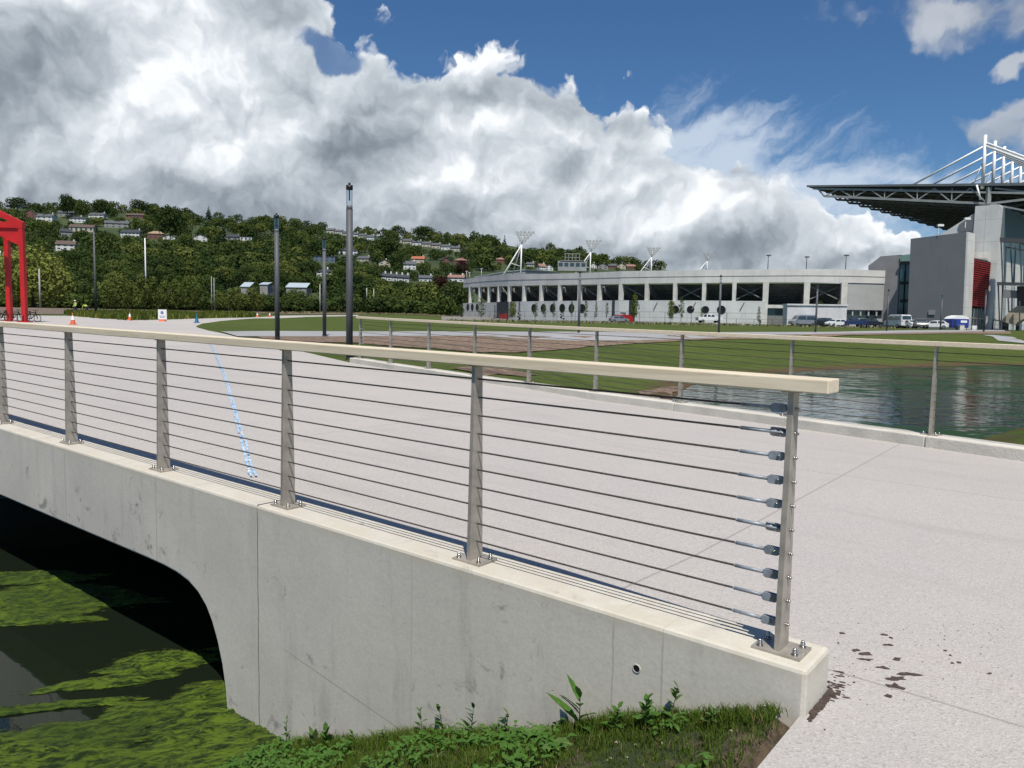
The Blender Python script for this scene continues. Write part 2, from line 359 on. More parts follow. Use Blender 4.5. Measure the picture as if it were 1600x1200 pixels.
def dpoly(x, y, P):
    b = 1e9; j = len(P) - 1
    for i in range(len(P)):
        ax, ay = P[j][0], P[j][1]; bx, by = P[i][0], P[i][1]; dx, dy = bx - ax, by - ay
        t = max(0, min(1, ((x - ax) * dx + (y - ay) * dy) / (dx * dx + dy * dy + 1e-12)))
        b = min(b, hypot(x - ax - t * dx, y - ay - t * dy)); j = i
    return b
RAILQ = [(5.13, 9.27), (-4.15, 20.99)]; VQ = (Vector((-4.15, 20.99, 0)) - Vector((5.13, 9.27, 0))).normalized(); NQ = Vector((VQ.y, -VQ.x, 0))  # away from the deck
if NQ.y < 0: NQ = -NQ
def tz(x, y):
    s, m = loc_sm(x, y); g = gz(x, y)
    if y > 135: return g
    if m > .05 or (m > -1.3 and -.1 < s < 14):    # camera side of the bridge (and just under its edge)
        if s < -.12: return g - .06
        z = .012 - .42 * max(s, -.1) + .05 * mn.noise((x * 1.7, y * 1.7, 0)) * sstep(.1, .8, s)
        if s > 9: z = max(z, -2.3)
        return max(-2.3, z if s < 12 else -2.3 + .5 * (s - 12)) if s < 16 else min(g, -2.3 + .5 * (s - 12))
    w = (Vector((x, y, 0)) - Vector((5.13, 9.27, 0))).dot(NQ); along = (Vector((x, y, 0)) - Vector((5.13, 9.27, 0))).dot(VQ)
    if inpoly(x, y, CHAN):
        d = dpoly(x, y, CHAN); return max(-2.3, WL - .5 * d)
    if w < .1 and along < 15.5: return g - .6 if (s < 14) else g - .06   # under the deck
    if y < 80:
        d = dpoly(x, y, CHAN); sl = .13 if y > 25 else .30
        return min(g - .06 * (w < .6), WL + .04 + sl * d + .10 * mn.noise((x * .2, y * .2, 3)) * sstep(0, 3, d) * sstep(12, 5, d))
    return g
def G(px, py, f=tz, lo=3., hi=700., off=0.):
    """world point where the sight line through a photo pixel meets the terrain"""
    d = ray(px, py); h = d.y; t = lo; step = 1.012
    while t < hi:
        x, y, z = d.x / h * t, t, EYE + d.z / h * t
        if z <= f(x, y) + off:
            a, b = t / step, t
            for _ in range(24):
                c = (a + b) / 2; x, y, z = d.x / h * c, c, EYE + d.z / h * c
                if z <= f(x, y) + off: b = c
                else: a = c
            return Vector((x, y, f(x, y)))
        t *= step
    return Vector((d.x / h * hi, hi, f(d.x / h * hi, hi)))
def axis(lo, hi, fine, grow, c=0.):
    out = [c]; st = fine; v = c
    while v < hi: v += st; out.append(v); st *= grow if v - c > 16 else 1
    st = fine; v = c
    while v > lo: v -= st; out.insert(0, v); st *= grow if c - v > 14 else 1
    return out
xs = axis(-900, 900, .42, 1.045, 2.); ys = axis(-60, 340, .42, 1.035, 8.)
mb = MB(); nx = len(xs)
def tzm(x, y):
    s, m = loc_sm(x, y); return tz(x, y) - (.14 if (-1.2 < m < 3.6 and -.9 < s < 4.3) else 0)
for y in ys:
    for x in xs: mb.v.append((x, y, tzm(x, y)))
for j in range(len(ys) - 1):
    for i in range(nx - 1): mb.f.append([j * nx + i, j * nx + i + 1, (j + 1) * nx + i + 1, (j + 1) * nx + i]); mb.mi.append(0); mb.sm.append(True)
ter = mb.build('ground', GROUND, recalc=False); tag(ter, kind='structure')

def dens(P, sp):
    out = []
    for i in range(len(P)):
        a, b = Vector(P[i][:2]), Vector(P[(i + 1) % len(P)][:2]); L = (b - a).length
        r = hypot(*((a + b) / 2)); n = max(1, int(L / max(sp, r * .03)))
        for k in range(n): out.append(a + (b - a) * k / n)
    return out
def region(name, P, m, f, off, sp=1.2, kind='structure', wob=0.):
    B = dens(P, sp)
    if wob: B = [p + Vector((mn.noise((p.x * 1.3, p.y * 1.3, 1)), mn.noise((p.x * 1.3, p.y * 1.3, 9)))) * wob for p in B]
    n = len(B); pts = list(B); PB = [(p.x, p.y) for p in B]
    x0, x1 = min(p[0] for p in PB), max(p[0] for p in PB); y0, y1 = min(p[1] for p in PB), max(p[1] for p in PB)
    y = y0
    while y < y1:
        st = max(sp, hypot(0, y) * .035); x = x0 + RN.random() * st
        while x < x1:
            s2 = max(st, abs(x) * .03)
            if inpoly(x, y, PB) and dpoly(x, y, PB) > s2 * .3: pts.append(Vector((x, y)))
            x += s2
        y += st
    r = delaunay_2d_cdt([Vector(p[:2]) for p in pts], [(i, (i + 1) % n) for i in range(n)], [], 1, 1e-5)
    mb = MB(); mb.v = [(p.x, p.y, f(p.x, p.y) + off) for p in r[0]]; mb.f = [list(q) for q in r[2]]; mb.mi = [0] * len(mb.f); mb.sm = [True] * len(mb.f)
    me = bpy.data.meshes.new(name); me.from_pydata(mb.v, [], mb.f); me.materials.append(m)
    for pl in me.polygons:
        pl.use_smooth = True
    bm = bmesh.new(); bm.from_mesh(me)
    for q in bm.faces:
        if q.normal.z < 0: q.normal_flip()
    bm.to_mesh(me); bm.free()
    o = bpy.data.objects.new(name, me); COL.objects.link(o); tag(o, kind=kind)
    return o
gp = lambda L, f=gz, **k: [G(a, b, f, **k) for a, b in L]
INQ = .17
def Q(al, w, z=0): return Vector((5.13, 9.27, z)) + al * VQ + w * NQ
FARP = [(-4.15, 20.99, .42), (-3.09, 19.50, .392), (-1.96, 18.02, .368), (-.81, 16.50, .345), (.33, 15.06, .322), (1.49, 13.66, .302), (2.70, 12.27, .284), (3.93, 10.82, .264), (5.13, 9.32, .25),
        (6.28, 7.88, .235), (7.43, 6.44, .22), (8.6, 5.0, .21)]
def farn(i):
    a = Vector(FARP[max(0, i - 1)][:2]); b = Vector(FARP[min(len(FARP) - 1, i + 1)][:2]); d = (b - a).normalized(); return Vector((-d.y, d.x, 0)), Vector((d.x, d.y, 0))
# inner (deck side) kerb line
inner = [Vector((p[0], p[1], 0)) - farn(i)[0] * INQ for i, p in enumerate(FARP)]
pav = [W(13.9, -.05), W(-.14, -.05), W(-.13, .14), W(-.13, 4), W(-.13, 14), Vector((16, -16, 0)), Vector((22, -10, 0)), Vector((12.5, .2, 0))] + list(reversed(inner)) + \
    gp([(545, 566.5), (505, 557), (470, 549), (440, 543.5), (420, 540), (395, 533), (372, 527), (350, 521.5), (325, 516.5), (309, 512), (306, 509.5), (316, 505.5), (345, 501.5), (400, 497.5), (480, 495), (560, 493.6),
        (560, 492.2), (440, 493.2), (330, 497), (260, 499.3), (205, 500.3), (160, 497.5), (112, 493.6), (0, 492.6), (-200, 489.5), (-420, 492)]) + [W(26, .4), W(13.9, .4)]
region('pavement', pav, PAV, gz, .004, 1.0)
path_up = [(345, 519), (430, 518.2), (560, 518.8), (700, 518.6), (900, 519), (1100, 519.8), (1300, 519), (1480, 516.4), (1570, 515.5)]
path_lo = [(1570, 518), (1480, 519.2), (1300, 522.4), (1100, 524.8), (900, 526), (700, 526), (500, 527), (400, 527), (372, 527)]
region('path', gp(path_up + path_lo), PATHM, tz, .05, 1.0)
soil_lo = [(1580, 522), (1480, 521.6), (1300, 526.5), (1100, 531), (1000, 537), (900, 544), (845, 549), (800, 552), (740, 551), (680, 546), (600, 541), (500, 536), (430, 532), (400, 528)]
region('soil', gp(list(reversed(path_lo[:-1])) + [(1580, 518.5)] + soil_lo, tz), SOIL, tz, .045, .9, wob=.3)
region('soil', gp([(700, 577), (745, 573.5), (790, 577), (838, 585), (808, 590), (758, 588)], tz), SOIL, tz, .03, .5, wob=.25)
region('soil', gp([(975, 626), (1000, 612), (1040, 606), (1068, 603), (1060, 612), (1036, 623), (1012, 632)], tz), SOIL, tz, .03, .5, wob=.3)
region('field', gp([(-260, 490), (0, 491), (90, 491.5), (115, 489), (160, 487.8), (300, 489.5), (400, 491), (560, 491.4), (700, 495), (720, 495)]) + [Vector((-17, 300, 0)), Vector((-260, 300, 0))], FIELD, gz, .05, 3)
region('gravel', gp([(690, 500.5), (800, 502), (950, 503.5), (1080, 505.5), (1195, 508), (1330, 512), (1480, 514), (1600, 516), (1800, 520)]) + [Vector((150, 210, 0)), Vector((60, 215, 0)), Vector((-10, 290, 0)), Vector((-28, 300, 0))], GRAVEL, gz, .045, 3)
region('path', gp([(1535, 524), (1552, 524), (1600, 533.5), (1640, 541), (1560, 533)], tz), PATHM, tz, .05, .8)
# water (one sheet through pond, channel and the pool before the bridge)
wp = [tuple(W(3.98, .12).xy), (6.3, 8.4), (9.6, 13.5), (13.4, 19.4), (18, 21), (28, 22), (60, 26)] + [(p.x * 1.06 + .6, p.y * 1.06) for p in far_edge] + [(3.2, 20), (2.2, 13.2), (-4, 16), (-10.6, 14.8), tuple(W(16, .12).xy)]
fr = [W(16, .12), W(16, 20), W(2.6, 20), W(2.6, .12), W(3.98, .12)]
mb = MB(); mb.add([(p[0], p[1], WL) for p in wp], [tuple(range(len(wp)))]); wa = [tuple((p.x, p.y, WL)) for p in fr]; mb.add(wa, [tuple(range(len(wa)))])
tag(mb.build('water', WATER, recalc=False), kind='structure')
me = bpy.data.objects['water'].data
for pl in me.polygons:
    if pl.normal.z < 0: pl.flip()

# ------------------------------------------------------------------ algae mats in the pool by the bridge
ablobs = [((120, 1165), 1.0, .42, 20), ((300, 1150), .8, .55, 0), ((30, 1190), 1.0, .4, 0), ((330, 1085), .28, .26, 30), ((265, 1035), .52, .22, 12), ((175, 1065), .62, .10, 18), ((60, 1108), .7, .07, 16),
          ((55, 938), 1.15, .42, 5), ((20, 905), .9, .22, 5), ((95, 925), .7, .28, 0), ((20, 968), .9, .2, 0), ((235, 1120), .5, .2, 10)]
mb = MB(); st = .028
ce = []
for (a, b), ra, rb, ang in ablobs:
    c = at(a, b, WL); ce.append((c.x, c.y, ra, rb, radians(ang)))
x0, x1, y0, y1 = -6.8, -.6, 2.6, 9.2
idx = {}
def afield(x, y):
    f = -9
    for cx, cy, ra, rb, an in ce:
        dx, dy = x - cx, y - cy; p = (dx * cos(an) + dy * sin(an)) / ra; q = (-dx * sin(an) + dy * cos(an)) / rb
        f = max(f, 1 - hypot(p, q))
    w = Vector((x * .9, y * 2.2, 0))
    return f + .55 * mn.fractal(w * 1.6, .9, 2.1, 5) - .02
FV = []
nxx = int((x1 - x0) / st); nyy = int((y1 - y0) / st)
F = [[afield(x0 + i * st, y0 + j * st) for i in range(nxx)] for j in range(nyy)]
def av(i, j):
    if (i, j) not in idx:
        idx[(i, j)] = len(mb.v); x, y = x0 + i * st, y0 + j * st
        FV.append(F[j][i]); mb.v.append((x, y, WL + .004 + .05 * min(1, max(0, F[j][i]) * 2) * (.2 + .8 * abs(mn.fractal(Vector((x * 5, y * 12, 3)), .7, 2.1, 5)))))
    return idx[(i, j)]
for j in range(nyy - 1):
    for i in range(nxx - 1):
        if max(F[j][i], F[j + 1][i], F[j][i + 1]) > -.14:
            s_, m_ = loc_sm(x0 + i * st, y0 + j * st)
            if s_ < 3.98 and m_ < .16: continue
            mb.f.append([av(i, j), av(i + 1, j), av(i + 1, j + 1), av(i, j + 1)]); mb.mi.append(0); mb.sm.append(True)
ao = mb.build('algae', ALGAE, recalc=False); ao.data.attributes.new('cover', 'FLOAT', 'POINT').data.foreach_set('value', FV)
tag(ao, 'bright green stringy algae floating on the dark water under the bridge', kind='stuff')

# ------------------------------------------------------------------ the bridge
ztop = lambda s: .22 + .0095 * s
bridge = empty('concrete_bridge', P0, RZ, 'pale concrete bridge side with a dark flat-arched opening over the weedy water', 'bridge')
out = [(-.15, -1.0), (-.15, ztop(-.15))] + [(s, ztop(s)) for s in (3.58, 8, 13.9)] + [(13.9, -2.4), (12.7, -2.4), (12.65, -1.2), (12.3, -.75), (11.6, -.5), (10.8, -.45), (8.3, -.455), (6.4, -.458), (5.2, -.458), (4.9, -.462), (4.7, -.475), (4.52, -.505), (4.38, -.56),
       (4.27, -.64), (4.19, -.74), (4.12, -.87), (4.06, -1.03), (4.02, -1.2), (4.0, -1.38), (4.0, -2.4), (2.4, -2.4), (1.2, -1.9)]
mb = MB(); mb.prism([(s, .14, z) for s, z in out], (0, -.305, 0))
wall = mb.build('side_wall', WALLC, bridge, bevel=.018)
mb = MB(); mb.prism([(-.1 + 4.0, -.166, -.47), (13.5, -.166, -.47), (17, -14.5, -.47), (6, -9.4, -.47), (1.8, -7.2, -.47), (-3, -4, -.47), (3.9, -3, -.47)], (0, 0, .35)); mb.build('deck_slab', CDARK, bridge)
inv = Matrix.Translation(P0) @ Matrix.Rotation(RZ, 4, 'Z'); inv = inv.inverted()
def tl(x, y, z): return inv @ Vector((x, y, z))
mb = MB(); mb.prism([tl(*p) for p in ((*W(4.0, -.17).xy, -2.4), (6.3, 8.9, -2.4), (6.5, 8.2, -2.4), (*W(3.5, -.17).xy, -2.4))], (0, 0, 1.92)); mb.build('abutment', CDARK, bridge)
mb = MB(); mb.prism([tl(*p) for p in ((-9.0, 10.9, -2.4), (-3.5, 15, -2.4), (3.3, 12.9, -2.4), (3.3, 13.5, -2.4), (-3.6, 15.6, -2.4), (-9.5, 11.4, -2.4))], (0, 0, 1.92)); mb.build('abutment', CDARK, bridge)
mb = MB(); mb.tube((.595, .1415, .003), (.595, .125, .003), .017, n=20); mb.build('drain_hole', BLACK, bridge)
mb = MB()
for k in range(20): a = 2 * pi * k / 20; b = 2 * pi * (k + 1) / 20; mb.bar((.595 + cos(a) * .0185, .141, .003 + sin(a) * .0185), (.595 + cos(b) * .0185, .141, .003 + sin(b) * .0185), .005, .004)
mb.build('drain_rim', CLIGHT, bridge)
# recessed jointing strip across the wall top
mb = MB(); mb.box((3.58, -.012, ztop(3.58) + .0005), (.012, .29, .003)); mb.build('joint_strip', BLACK, bridge)

# ------------------------------------------------------------------ cable railings
CH = [.11 + .0995 * k for k in range(10)]
def base_plate(parent, M, up):
    """plate + four domed nuts; M maps (along, across, z)"""
    mb = MB(); mb.add([(-.1, -.075, 0), (.1, -.075, 0), (.1, .075, 0), (-.1, .075, 0), (-.1, -.075, .011), (.1, -.075, .011), (.1, .075, .011), (-.1, .075, .011)],
                      [(3, 2, 1, 0), (4, 5, 6, 7), (0, 1, 5, 4), (1, 2, 6, 5), (2, 3, 7, 6), (3, 0, 4, 7)], 0, False, M)
    o = mb.build('base_plate', up, parent)
    for i in (-1, 1):
        for j in (-1, 1):
            c = M @ Vector((i * .072, j * .05, .0115)); b = MB(); b.tube(c, c + Vector((0, 0, .004)), .0145, n=12); b.tube(c + Vector((0, 0, .004)), c + Vector((0, 0, .019)), .0105, n=6); b.dome(c + Vector((0, 0, .019)), .0095, 8, 3, 1.2)
            if parent.type == 'MESH': pass
            n_ = b.build('bolt', NUT, parent)
def post(parent, p, along, across, H, dark=False):
    M = Matrix((along.to_3d(), across.to_3d(), Vector((0, 0, 1)))).transposed().to_4x4(); M.translation = p
    mb = MB(); mb.add([(M @ Vector(q)) for q in [(-.0125, -.053, .011), (.0125, -.053, .011), (.0125, .053, .011), (-.0125, .053, .011), (-.0125, -.031, H), (.0125, -.031, H), (.0125, .031, H), (-.0125, .031, H)]],
                      [(3, 2, 1, 0), (4, 5, 6, 7), (0, 1, 5, 4), (1, 2, 6, 5), (2, 3, 7, 6), (3, 0, 4, 7)])
    o = mb.build('post', STEEL, parent, bevel=.0015)
    base_plate(o, M, STEEL)
    mb = MB()   # welded saddle under the handrail
    mb.add([(M @ Vector(q)) for q in [(-.04, -.03, H - .006), (.04, -.03, H - .006), (.04, .03, H - .006), (-.04, .03, H - .006), (-.04, -.03, H + .0005), (.04, -.03, H + .0005), (.04, .03, H + .0005), (-.04, .03, H + .0005)]],
           [(3, 2, 1, 0), (4, 5, 6, 7), (0, 1, 5, 4), (1, 2, 6, 5), (2, 3, 7, 6), (3, 0, 4, 7)])
    mb.build('saddle_plate', STEEL, o)
    return o
def sweep(path, w, h, z0=0):
    """rectangular bar along a polyline"""
    mb = MB(); vs = []; n = len(path)
    for i, p in enumerate(path):
        d = (path[min(n - 1, i + 1)] - path[max(0, i - 1)]); d.z = 0; d.normalize(); c = Vector((-d.y, d.x, 0))
        for a, b in ((-1, 0), (1, 0), (1, 1), (-1, 1)): vs.append(p + c * a * w / 2 + Vector((0, 0, b * h + z0)))
    fs = [(3, 2, 1, 0), tuple(range(4 * n - 4, 4 * n))]
    for i in range(n - 1):
        for k in range(4): fs.append((4 * i + k, 4 * i + (k + 1) % 4, 4 * i + 4 + (k + 1) % 4, 4 * i + 4 + k))
    mb.add(vs, fs); return mb
def railing(label, root, pts, H, n_ten, fine=True, group=None):
    """pts: list of base points from the terminal post on"""
    tag(root, label, 'railing', group)
    for i, p in enumerate(pts):
        d = (pts[min(len(pts) - 1, i + 1)] - pts[max(0, i - 1)]); d.z = 0; d.normalize()
        post(root, p, d, Vector((-d.y, d.x, 0)), H)
    d0 = (pts[0] - pts[1]).normalized(); d1 = (pts[-1] - pts[-2]).normalized()
    top = [pts[0] + d0 * .155] + pts + [pts[-1] + d1 * .4]
    top = [p + Vector((0, 0, H + .0015)) for p in top]
    sweep(top, .14, .056).build('handrail', WOOD, root, bevel=.005)
    for h in CH:
        z = Vector((0, 0, h)); mb = MB(); path = [p + z for p in pts]; path[-1] = path[-1] + d1 * .3
        a = path[0] - d0 * .20
        mb.tube(a, path[1], .0048, n=8, caps=False)
        for p, q in zip(path[1:], path[2:]): mb.tube(p, q, .0048, n=8 if fine else 5, caps=False)
        c = mb.build('cable', CABLE, root)
        if not n_ten: continue
        rot = RN.choice([0, 0, 0, .9]) if fine else 0
        q0 = path[0] - d0 * .0125; mb = MB()
        mb.tube(q0 - d0 * .075, q0 - d0 * .20, .0078, n=10)
        mb.tube(q0 - d0 * .20, q0 - d0 * .206, .0078, .0048, n=10)
        s_ = Vector((-d0.y, d0.x, 0)); upv = Vector((0, 0, 1)); upr = Quaternion(d0, rot) @ upv; sr = Quaternion(d0, rot) @ s_
        e = [(-.020, -.0165), (-.066, -.0175), (-.074, -.012), (-.074, .012), (-.066, .0175), (-.020, .0165), (-.010, .011), (-.010, -.011)]
        for sd in (-1, 1):
            mb.prism([q0 + d0 * (a_) + upr * b_ + sr * (sd * .006) for a_, b_ in e], sr * sd * .006)
        mb.tube(q0 - d0 * .07 - sr * 0, q0 - d0 * .045, .010, n=8)
        mb.tube(q0 - d0 * .03 - sr * .0125, q0 - d0 * .03 + sr * .0125, .0105, n=12)
        mb.tube(q0 - d0 * .034, q0, .0055, n=8)
        tn = mb.build('tensioner', FORK, c)
        mb = MB(); mb.tube(q0 - d0 * .032 - sr * .0175, q0 - d0 * .032 + sr * .0175, .0062, n=10); mb.build('pin', NUT, tn)
        mb = MB(); q1 = path[0] + d0 * .0125; mb.tube(q1, q1 + d0 * .007, .0085, n=10); mb.tube(q1 + d0 * .007, q1 + d0 * .017, .0075, .0045, n=10); mb.build('end_nut', NUT, c)
railroot = empty('cable_railing', P0, RZ)
sp = [0, 1.70, 3.42, 5.14, 6.93, 8.73, 10.5, 12.25]
railing('cable railing with pale timber handrail bolted along the concrete bridge side wall', railroot, [Vector((s, 0, ztop(s))) for s in sp], 1.08, True)
farroot = empty('cable_railing', (0, 0, 0))
railing('cable railing with pale timber handrail on the low kerb before the pond', farroot, [Vector(p) for p in FARP], 1.08, True, fine=False)
# kerb of the far side
kerb = empty('concrete_kerb', (0, 0, 0), 0, 'low pale concrete kerb carrying the railing along the pond side of the deck', 'kerb')
ends = [Vector(FARP[0]) + farn(0)[1] * -.35] + [Vector(p) for p in FARP] + [Vector((10.4, 2.7, .2)), Vector((12.6, 0, .2))]
for a, b in ((0, 4), (4, 7), (7, 9), (9, 14)):
    seg = [p.copy() for p in ends[a:b + 1]]; dd = (seg[1] - seg[0]).normalized() * .004; seg[0] = seg[0] + dd; seg[-1] = seg[-1] - dd
    sweep(seg, .34, .75, -.7505 + .0).build('kerb_unit', CLIGHT, kerb, bevel=.014)

# ------------------------------------------------------------------ markings and mud on the deck
m, N = newmat('blue_spray_paint'); p_ = N.n('ShaderNodeNewGeometry').outputs['Position']
setc(N, 'Base Color', N.mix(N.ramp(N.noise(p_, 14, 5, .7), .40, .58), (.50, .58, .65), (.15, .33, .55))); setc(N, 'Roughness', .8); BLUEP = m
m, N = newmat('faint_blue_chalk'); setc(N, 'Base Color', N.mix(N.noise(N.n('ShaderNodeNewGeometry').outputs['Position'], 9, 4), (.30, .34, .42), (.27, .29, .35))); setc(N, 'Roughness', .9); CHALK = m
def stroke(name, pxs, w, m, gaps=.0):
    P = [G(a, b, gz) for a, b in pxs]; mb = MB(); P0_ = P; tr_ = ((-.016, 0), (.018, 3)) if w > .05 else ((0, 0),)
    for a, b in zip(P, P[1:]):
        L = (b - a).length; n = max(2, int(L / .03)); d = (b - a) / n; c = Vector((-d.y, d.x, 0)).normalized()
        for k in range(n):
          for off, sd_ in tr_:
            wj = lambda v: (off + .2 * w * mn.noise(v * 2.5 + Vector((sd_, 0, 0))), (w if len(tr_) == 1 else w * .42) * (.55 + .8 * abs(mn.noise(v * 6 + Vector((sd_, 2, 0))))))
            p = a + d * k; q = p + d
            if mn.noise(p * 7 + Vector((5 + sd_, 0, 0))) < (-.5 if len(tr_) > 1 else gaps - .5): continue
            z = Vector((0, 0, .019)); (j1, w1), (j2, w2) = wj(p), wj(q)
            mb.add([p + c * (j1 - w1 / 2) + z, p + c * (j1 + w1 / 2) + z, q + c * (j2 + w2 / 2) + z, q + c * (j2 - w2 / 2) + z], [(3, 2, 1, 0)])
    return tag(mb.build(name, m), kind='structure')
stroke('painted_marking', [(326, 534), (335, 550), (352, 590), (366, 640), (379, 690), (396, 747)], .07, BLUEP, -9)
stroke('painted_marking', [(30, 606), (120, 604), (240, 602), (400, 599), (470, 597)], .02, CHALK, .25)
MUD = mat('dried_mud', (.075, .052, .042), .95, 0, .2, 30, .5, 120)
mb = MB(); rr = random.Random(4)
def fleck(c, r, el=1., ang=0., n=11, h=.006):
    pts = []
    for k in range(n):
        a = 2 * pi * k / n; q = r * (.35 + .9 * rr.random()); x, y = cos(a) * q * el, sin(a) * q
        pts.append((c.x + x * cos(ang) - y * sin(ang), c.y + x * sin(ang) + y * cos(ang)))
    z = gz(c.x, c.y) + .0042; vs = [(x, y, z) for x, y in pts] + [(c.x + (x - c.x) * .8, c.y + (y - c.y) * .8, z + h * (.4 + .6 * rr.random())) for x, y in pts]
    mb.add(vs, [tuple(range(n, 2 * n))] + [(i, (i + 1) % n, n + (i + 1) % n, n + i) for i in range(n)])
for a, b, r, el in ((1317, 1001, .012, 1.5), (1309, 1016, .006, 1), (1338, 1027, .016, 2.2), (1353, 1032, .018, 2.2), (1350, 1041, .017, 2.2), (1379, 1003, .012, 2), (1391, 1008, .009, 1), (1386, 1019, .012, 2), (1402, 1041, .022, 1),
                    (1378, 1054, .016, 2), (1420, 1064, .026, 2.1), (1400, 1071, .024, 2.0), (1396, 1083, .030, 1.6), (1388, 1098, .013, 1.5), (1313, 1061, .010, 1.6), (1477, 1028, .008, 1.4), (1484, 1035, .007, 1), (1497, 1046, .007, 1.6), (1487, 1047, .006, 1.4),
                    (1334, 1077, .006, 1), (1545, 1063, .006, 2), (1288, 1151, .005, 1.2), (1187, 1049 - 60, .004, 1)):
    c = at(a, b, 0); fleck(c, r, el, rr.random() * .5 - .2)
for k in range(60):
    c = at(1306 + rr.gauss(0, 9) - k * .12, 1085 + rr.gauss(0, 11), 0); fleck(c, .003 + .005 * rr.random(), 2.5, -.5, 7, .004)
for k in range(110):
    c = at(1300 + rr.random() * 290, 985 + rr.random() * 130, 0); fleck(c, .0012 + .0032 * rr.random() ** 2, 1.5, rr.random(), 6, .002)
for k in range(60):      # dirt line along the wall end
    t = rr.random(); c = W(-.155 - rr.random() * .018, -.16 + .30 * t); fleck(c, .008 + .01 * rr.random(), 1.8, RZ + pi / 2, 8, .008)
tag(mb.build('mud', MUD), 'dark flakes of dried mud on the paving by the wall end', kind='stuff')

# ------------------------------------------------------------------ weeds and grass on the bank
GBL = foliage('grass_blade', (.052, .088, .012), (.08, .125, .022), 2., .35); GDRY = foliage('dry_grass_blade', (.16, .13, .055), (.22, .17, .08), 3., .3)
LEAF1 = foliage('weed_leaf', (.05, .115, .020), (.085, .17, .040), 5., .3); LEAF2 = foliage('pale_weed_leaf', (.085, .14, .045), (.12, .19, .06), 5., .3)
rr = random.Random(11); mb = MB()
def bankpt():
    while True:
        a = 300 + rr.random() * 960; b = 1085 + rr.random() * 160
        p = G(a, b, tz, 1.2, 20); s, m = loc_sm(p.x, p.y)
        if s > -.10 and m > .145 and p.z > WL - .02: return p, s, m
cands = []
for _ in range(15000):   # uniform in the visible bank patch
    s = -.1 + rr.random() * 3.6; m = .145 + rr.random() ** 1.2 * 2.0; p = W(s, m); cands.append((Vector((p.x, p.y, tz(p.x, p.y))), s, m))
for _ in range(2600):
    s = -.09 + rr.random() * 1.3; m = .3 + rr.random() * 1.7; p = W(s, m); cands.append((Vector((p.x, p.y, tz(p.x, p.y))), s, m))
for p, s, m in cands:
    if p.z < WL + .01: continue
    near = m < .32; k = mn.noise(Vector((p.x * 2.3, p.y * 2.3, 0)))
    if k < -.3 and rr.random() < .5: continue
    if s < .05 and rr.random() < .4: continue
    for q in range(7 if near else 4):
        h = (.026 + .052 * rr.random()) * (1.15 if near else .75) * (.75 if s < 1.3 else 1) * (1 + .5 * k); an = rr.random() * 6.28; w = .0012 + .0012 * rr.random(); b = p + Vector((rr.gauss(0, .012), rr.gauss(0, .012), -.004))
        sd, mmm = loc_sm(b.x, b.y)
        if mmm < .142 or sd < -.12: continue
        d = Vector((cos(an), sin(an), 0)); c = Vector((-d.y, d.x, 0)); lean = h * (.15 + .75 * rr.random())
        if mmm < .2: d = (d + N2 * .8).normalized()
        m1 = b + d * lean * .3 + Vector((0, 0, h * .6)); t = b + d * lean + Vector((0, 0, h))
        mi = 1 if rr.random() < .05 else 0
        mb.add([b - c * w, b + c * w, m1 + c * w * .8, m1 - c * w * .8, t], [(0, 1, 2, 3), (3, 2, 4)], mi)
g = mb.build('grass', [GBL, GDRY], recalc=False); tag(g, 'short mixed grass on the bank at the foot of the concrete wall', kind='stuff')
def leafmesh(mb, base, d, L, w, droop=.4, fold=.25, wavy=0., n=6):
    d = Vector(d).normalized(); sx = d.cross(Vector((0, 0, 1)))
    if sx.length < .1: sx = Vector((1, 0, 0))
    sx.normalize(); vs = []; up = sx.cross(d).normalized()
    for k in range(n + 1):
        t = k / n; c = Vector(base) + d * L * t + Vector((0, 0, -droop * L * t * t)); ww = w * (sin(pi * (t ** .8)) * .95 + .05) * (1 + wavy * sin(t * 21))
        vs += [c - sx * ww + up * ww * fold, c, c + sx * ww + up * ww * fold]
    fs = []
    for k in range(n):
        for a in (0, 1): fs.append((3 * k + a, 3 * k + a + 1, 3 * k + a + 4, 3 * k + a + 3))
    mb.add(vs, fs, 0, True)
def weed(px, py, H, nl, L, w, label, m, droop=.4, wavy=.0, upright=.6, cat='weed', off=.0):
    H *= 1.35; L *= 1.25; w *= 1.2
    p = G(px, py, tz, 1.2, 20); s, mm = loc_sm(p.x, p.y)
    if mm < .17: p = W(s, .18); p.z = tz(p.x, p.y)
    root = empty('weed_plant', p, 0, label, cat)
    st = MB(); lf = MB(); tip = Vector((rr.gauss(0, .15), rr.gauss(0, .15), 1)) * H
    st.tube((0, 0, -.01), tip, .003, .0015, 5); st.build('stem', m, root)
    for k in range(nl):
        t = .12 + .85 * k / max(1, nl - 1); an = k * 2.4 + rr.random() * .6; el = upright * (.4 + t)
        d = Vector((cos(an), sin(an), el)); sc = 1 - .45 * t
        if loc_sm(p.x + d.x * L, p.y + d.y * L)[1] < .16: d = d + N2 * (1.2 * d.length)
        leafmesh(lf, tip * t, d, L * sc, w * sc, droop, .25, wavy)
    lf.build('leaves', m, root, recalc=False)
weed(905, 1142, .12, 8, .20, .022, 'tall weed with a long pointed leaf arching against the wall', LEAF1, .15, .08, 1.1)
weed(838, 1158, .03, 6, .09, .042, 'low weed with broad rounded pale green leaves on the bank', LEAF2, .3, .05, .5)
weed(695, 1150, .13, 9, .07, .014, 'upright dark weed with narrow leaves beside the broad leaved weed', LEAF1, .2, .1, 1.2)
weed(745, 1145, .15, 9, .08, .013, 'spiky upright weed with a twisted leaf tip by the wall', LEAF1, .1, .1, 1.6)
weed(660, 1155, .13, 11, .06, .011, 'dark bristly weed standing against the grey wall foot', LEAF1, .2, .15, .9)
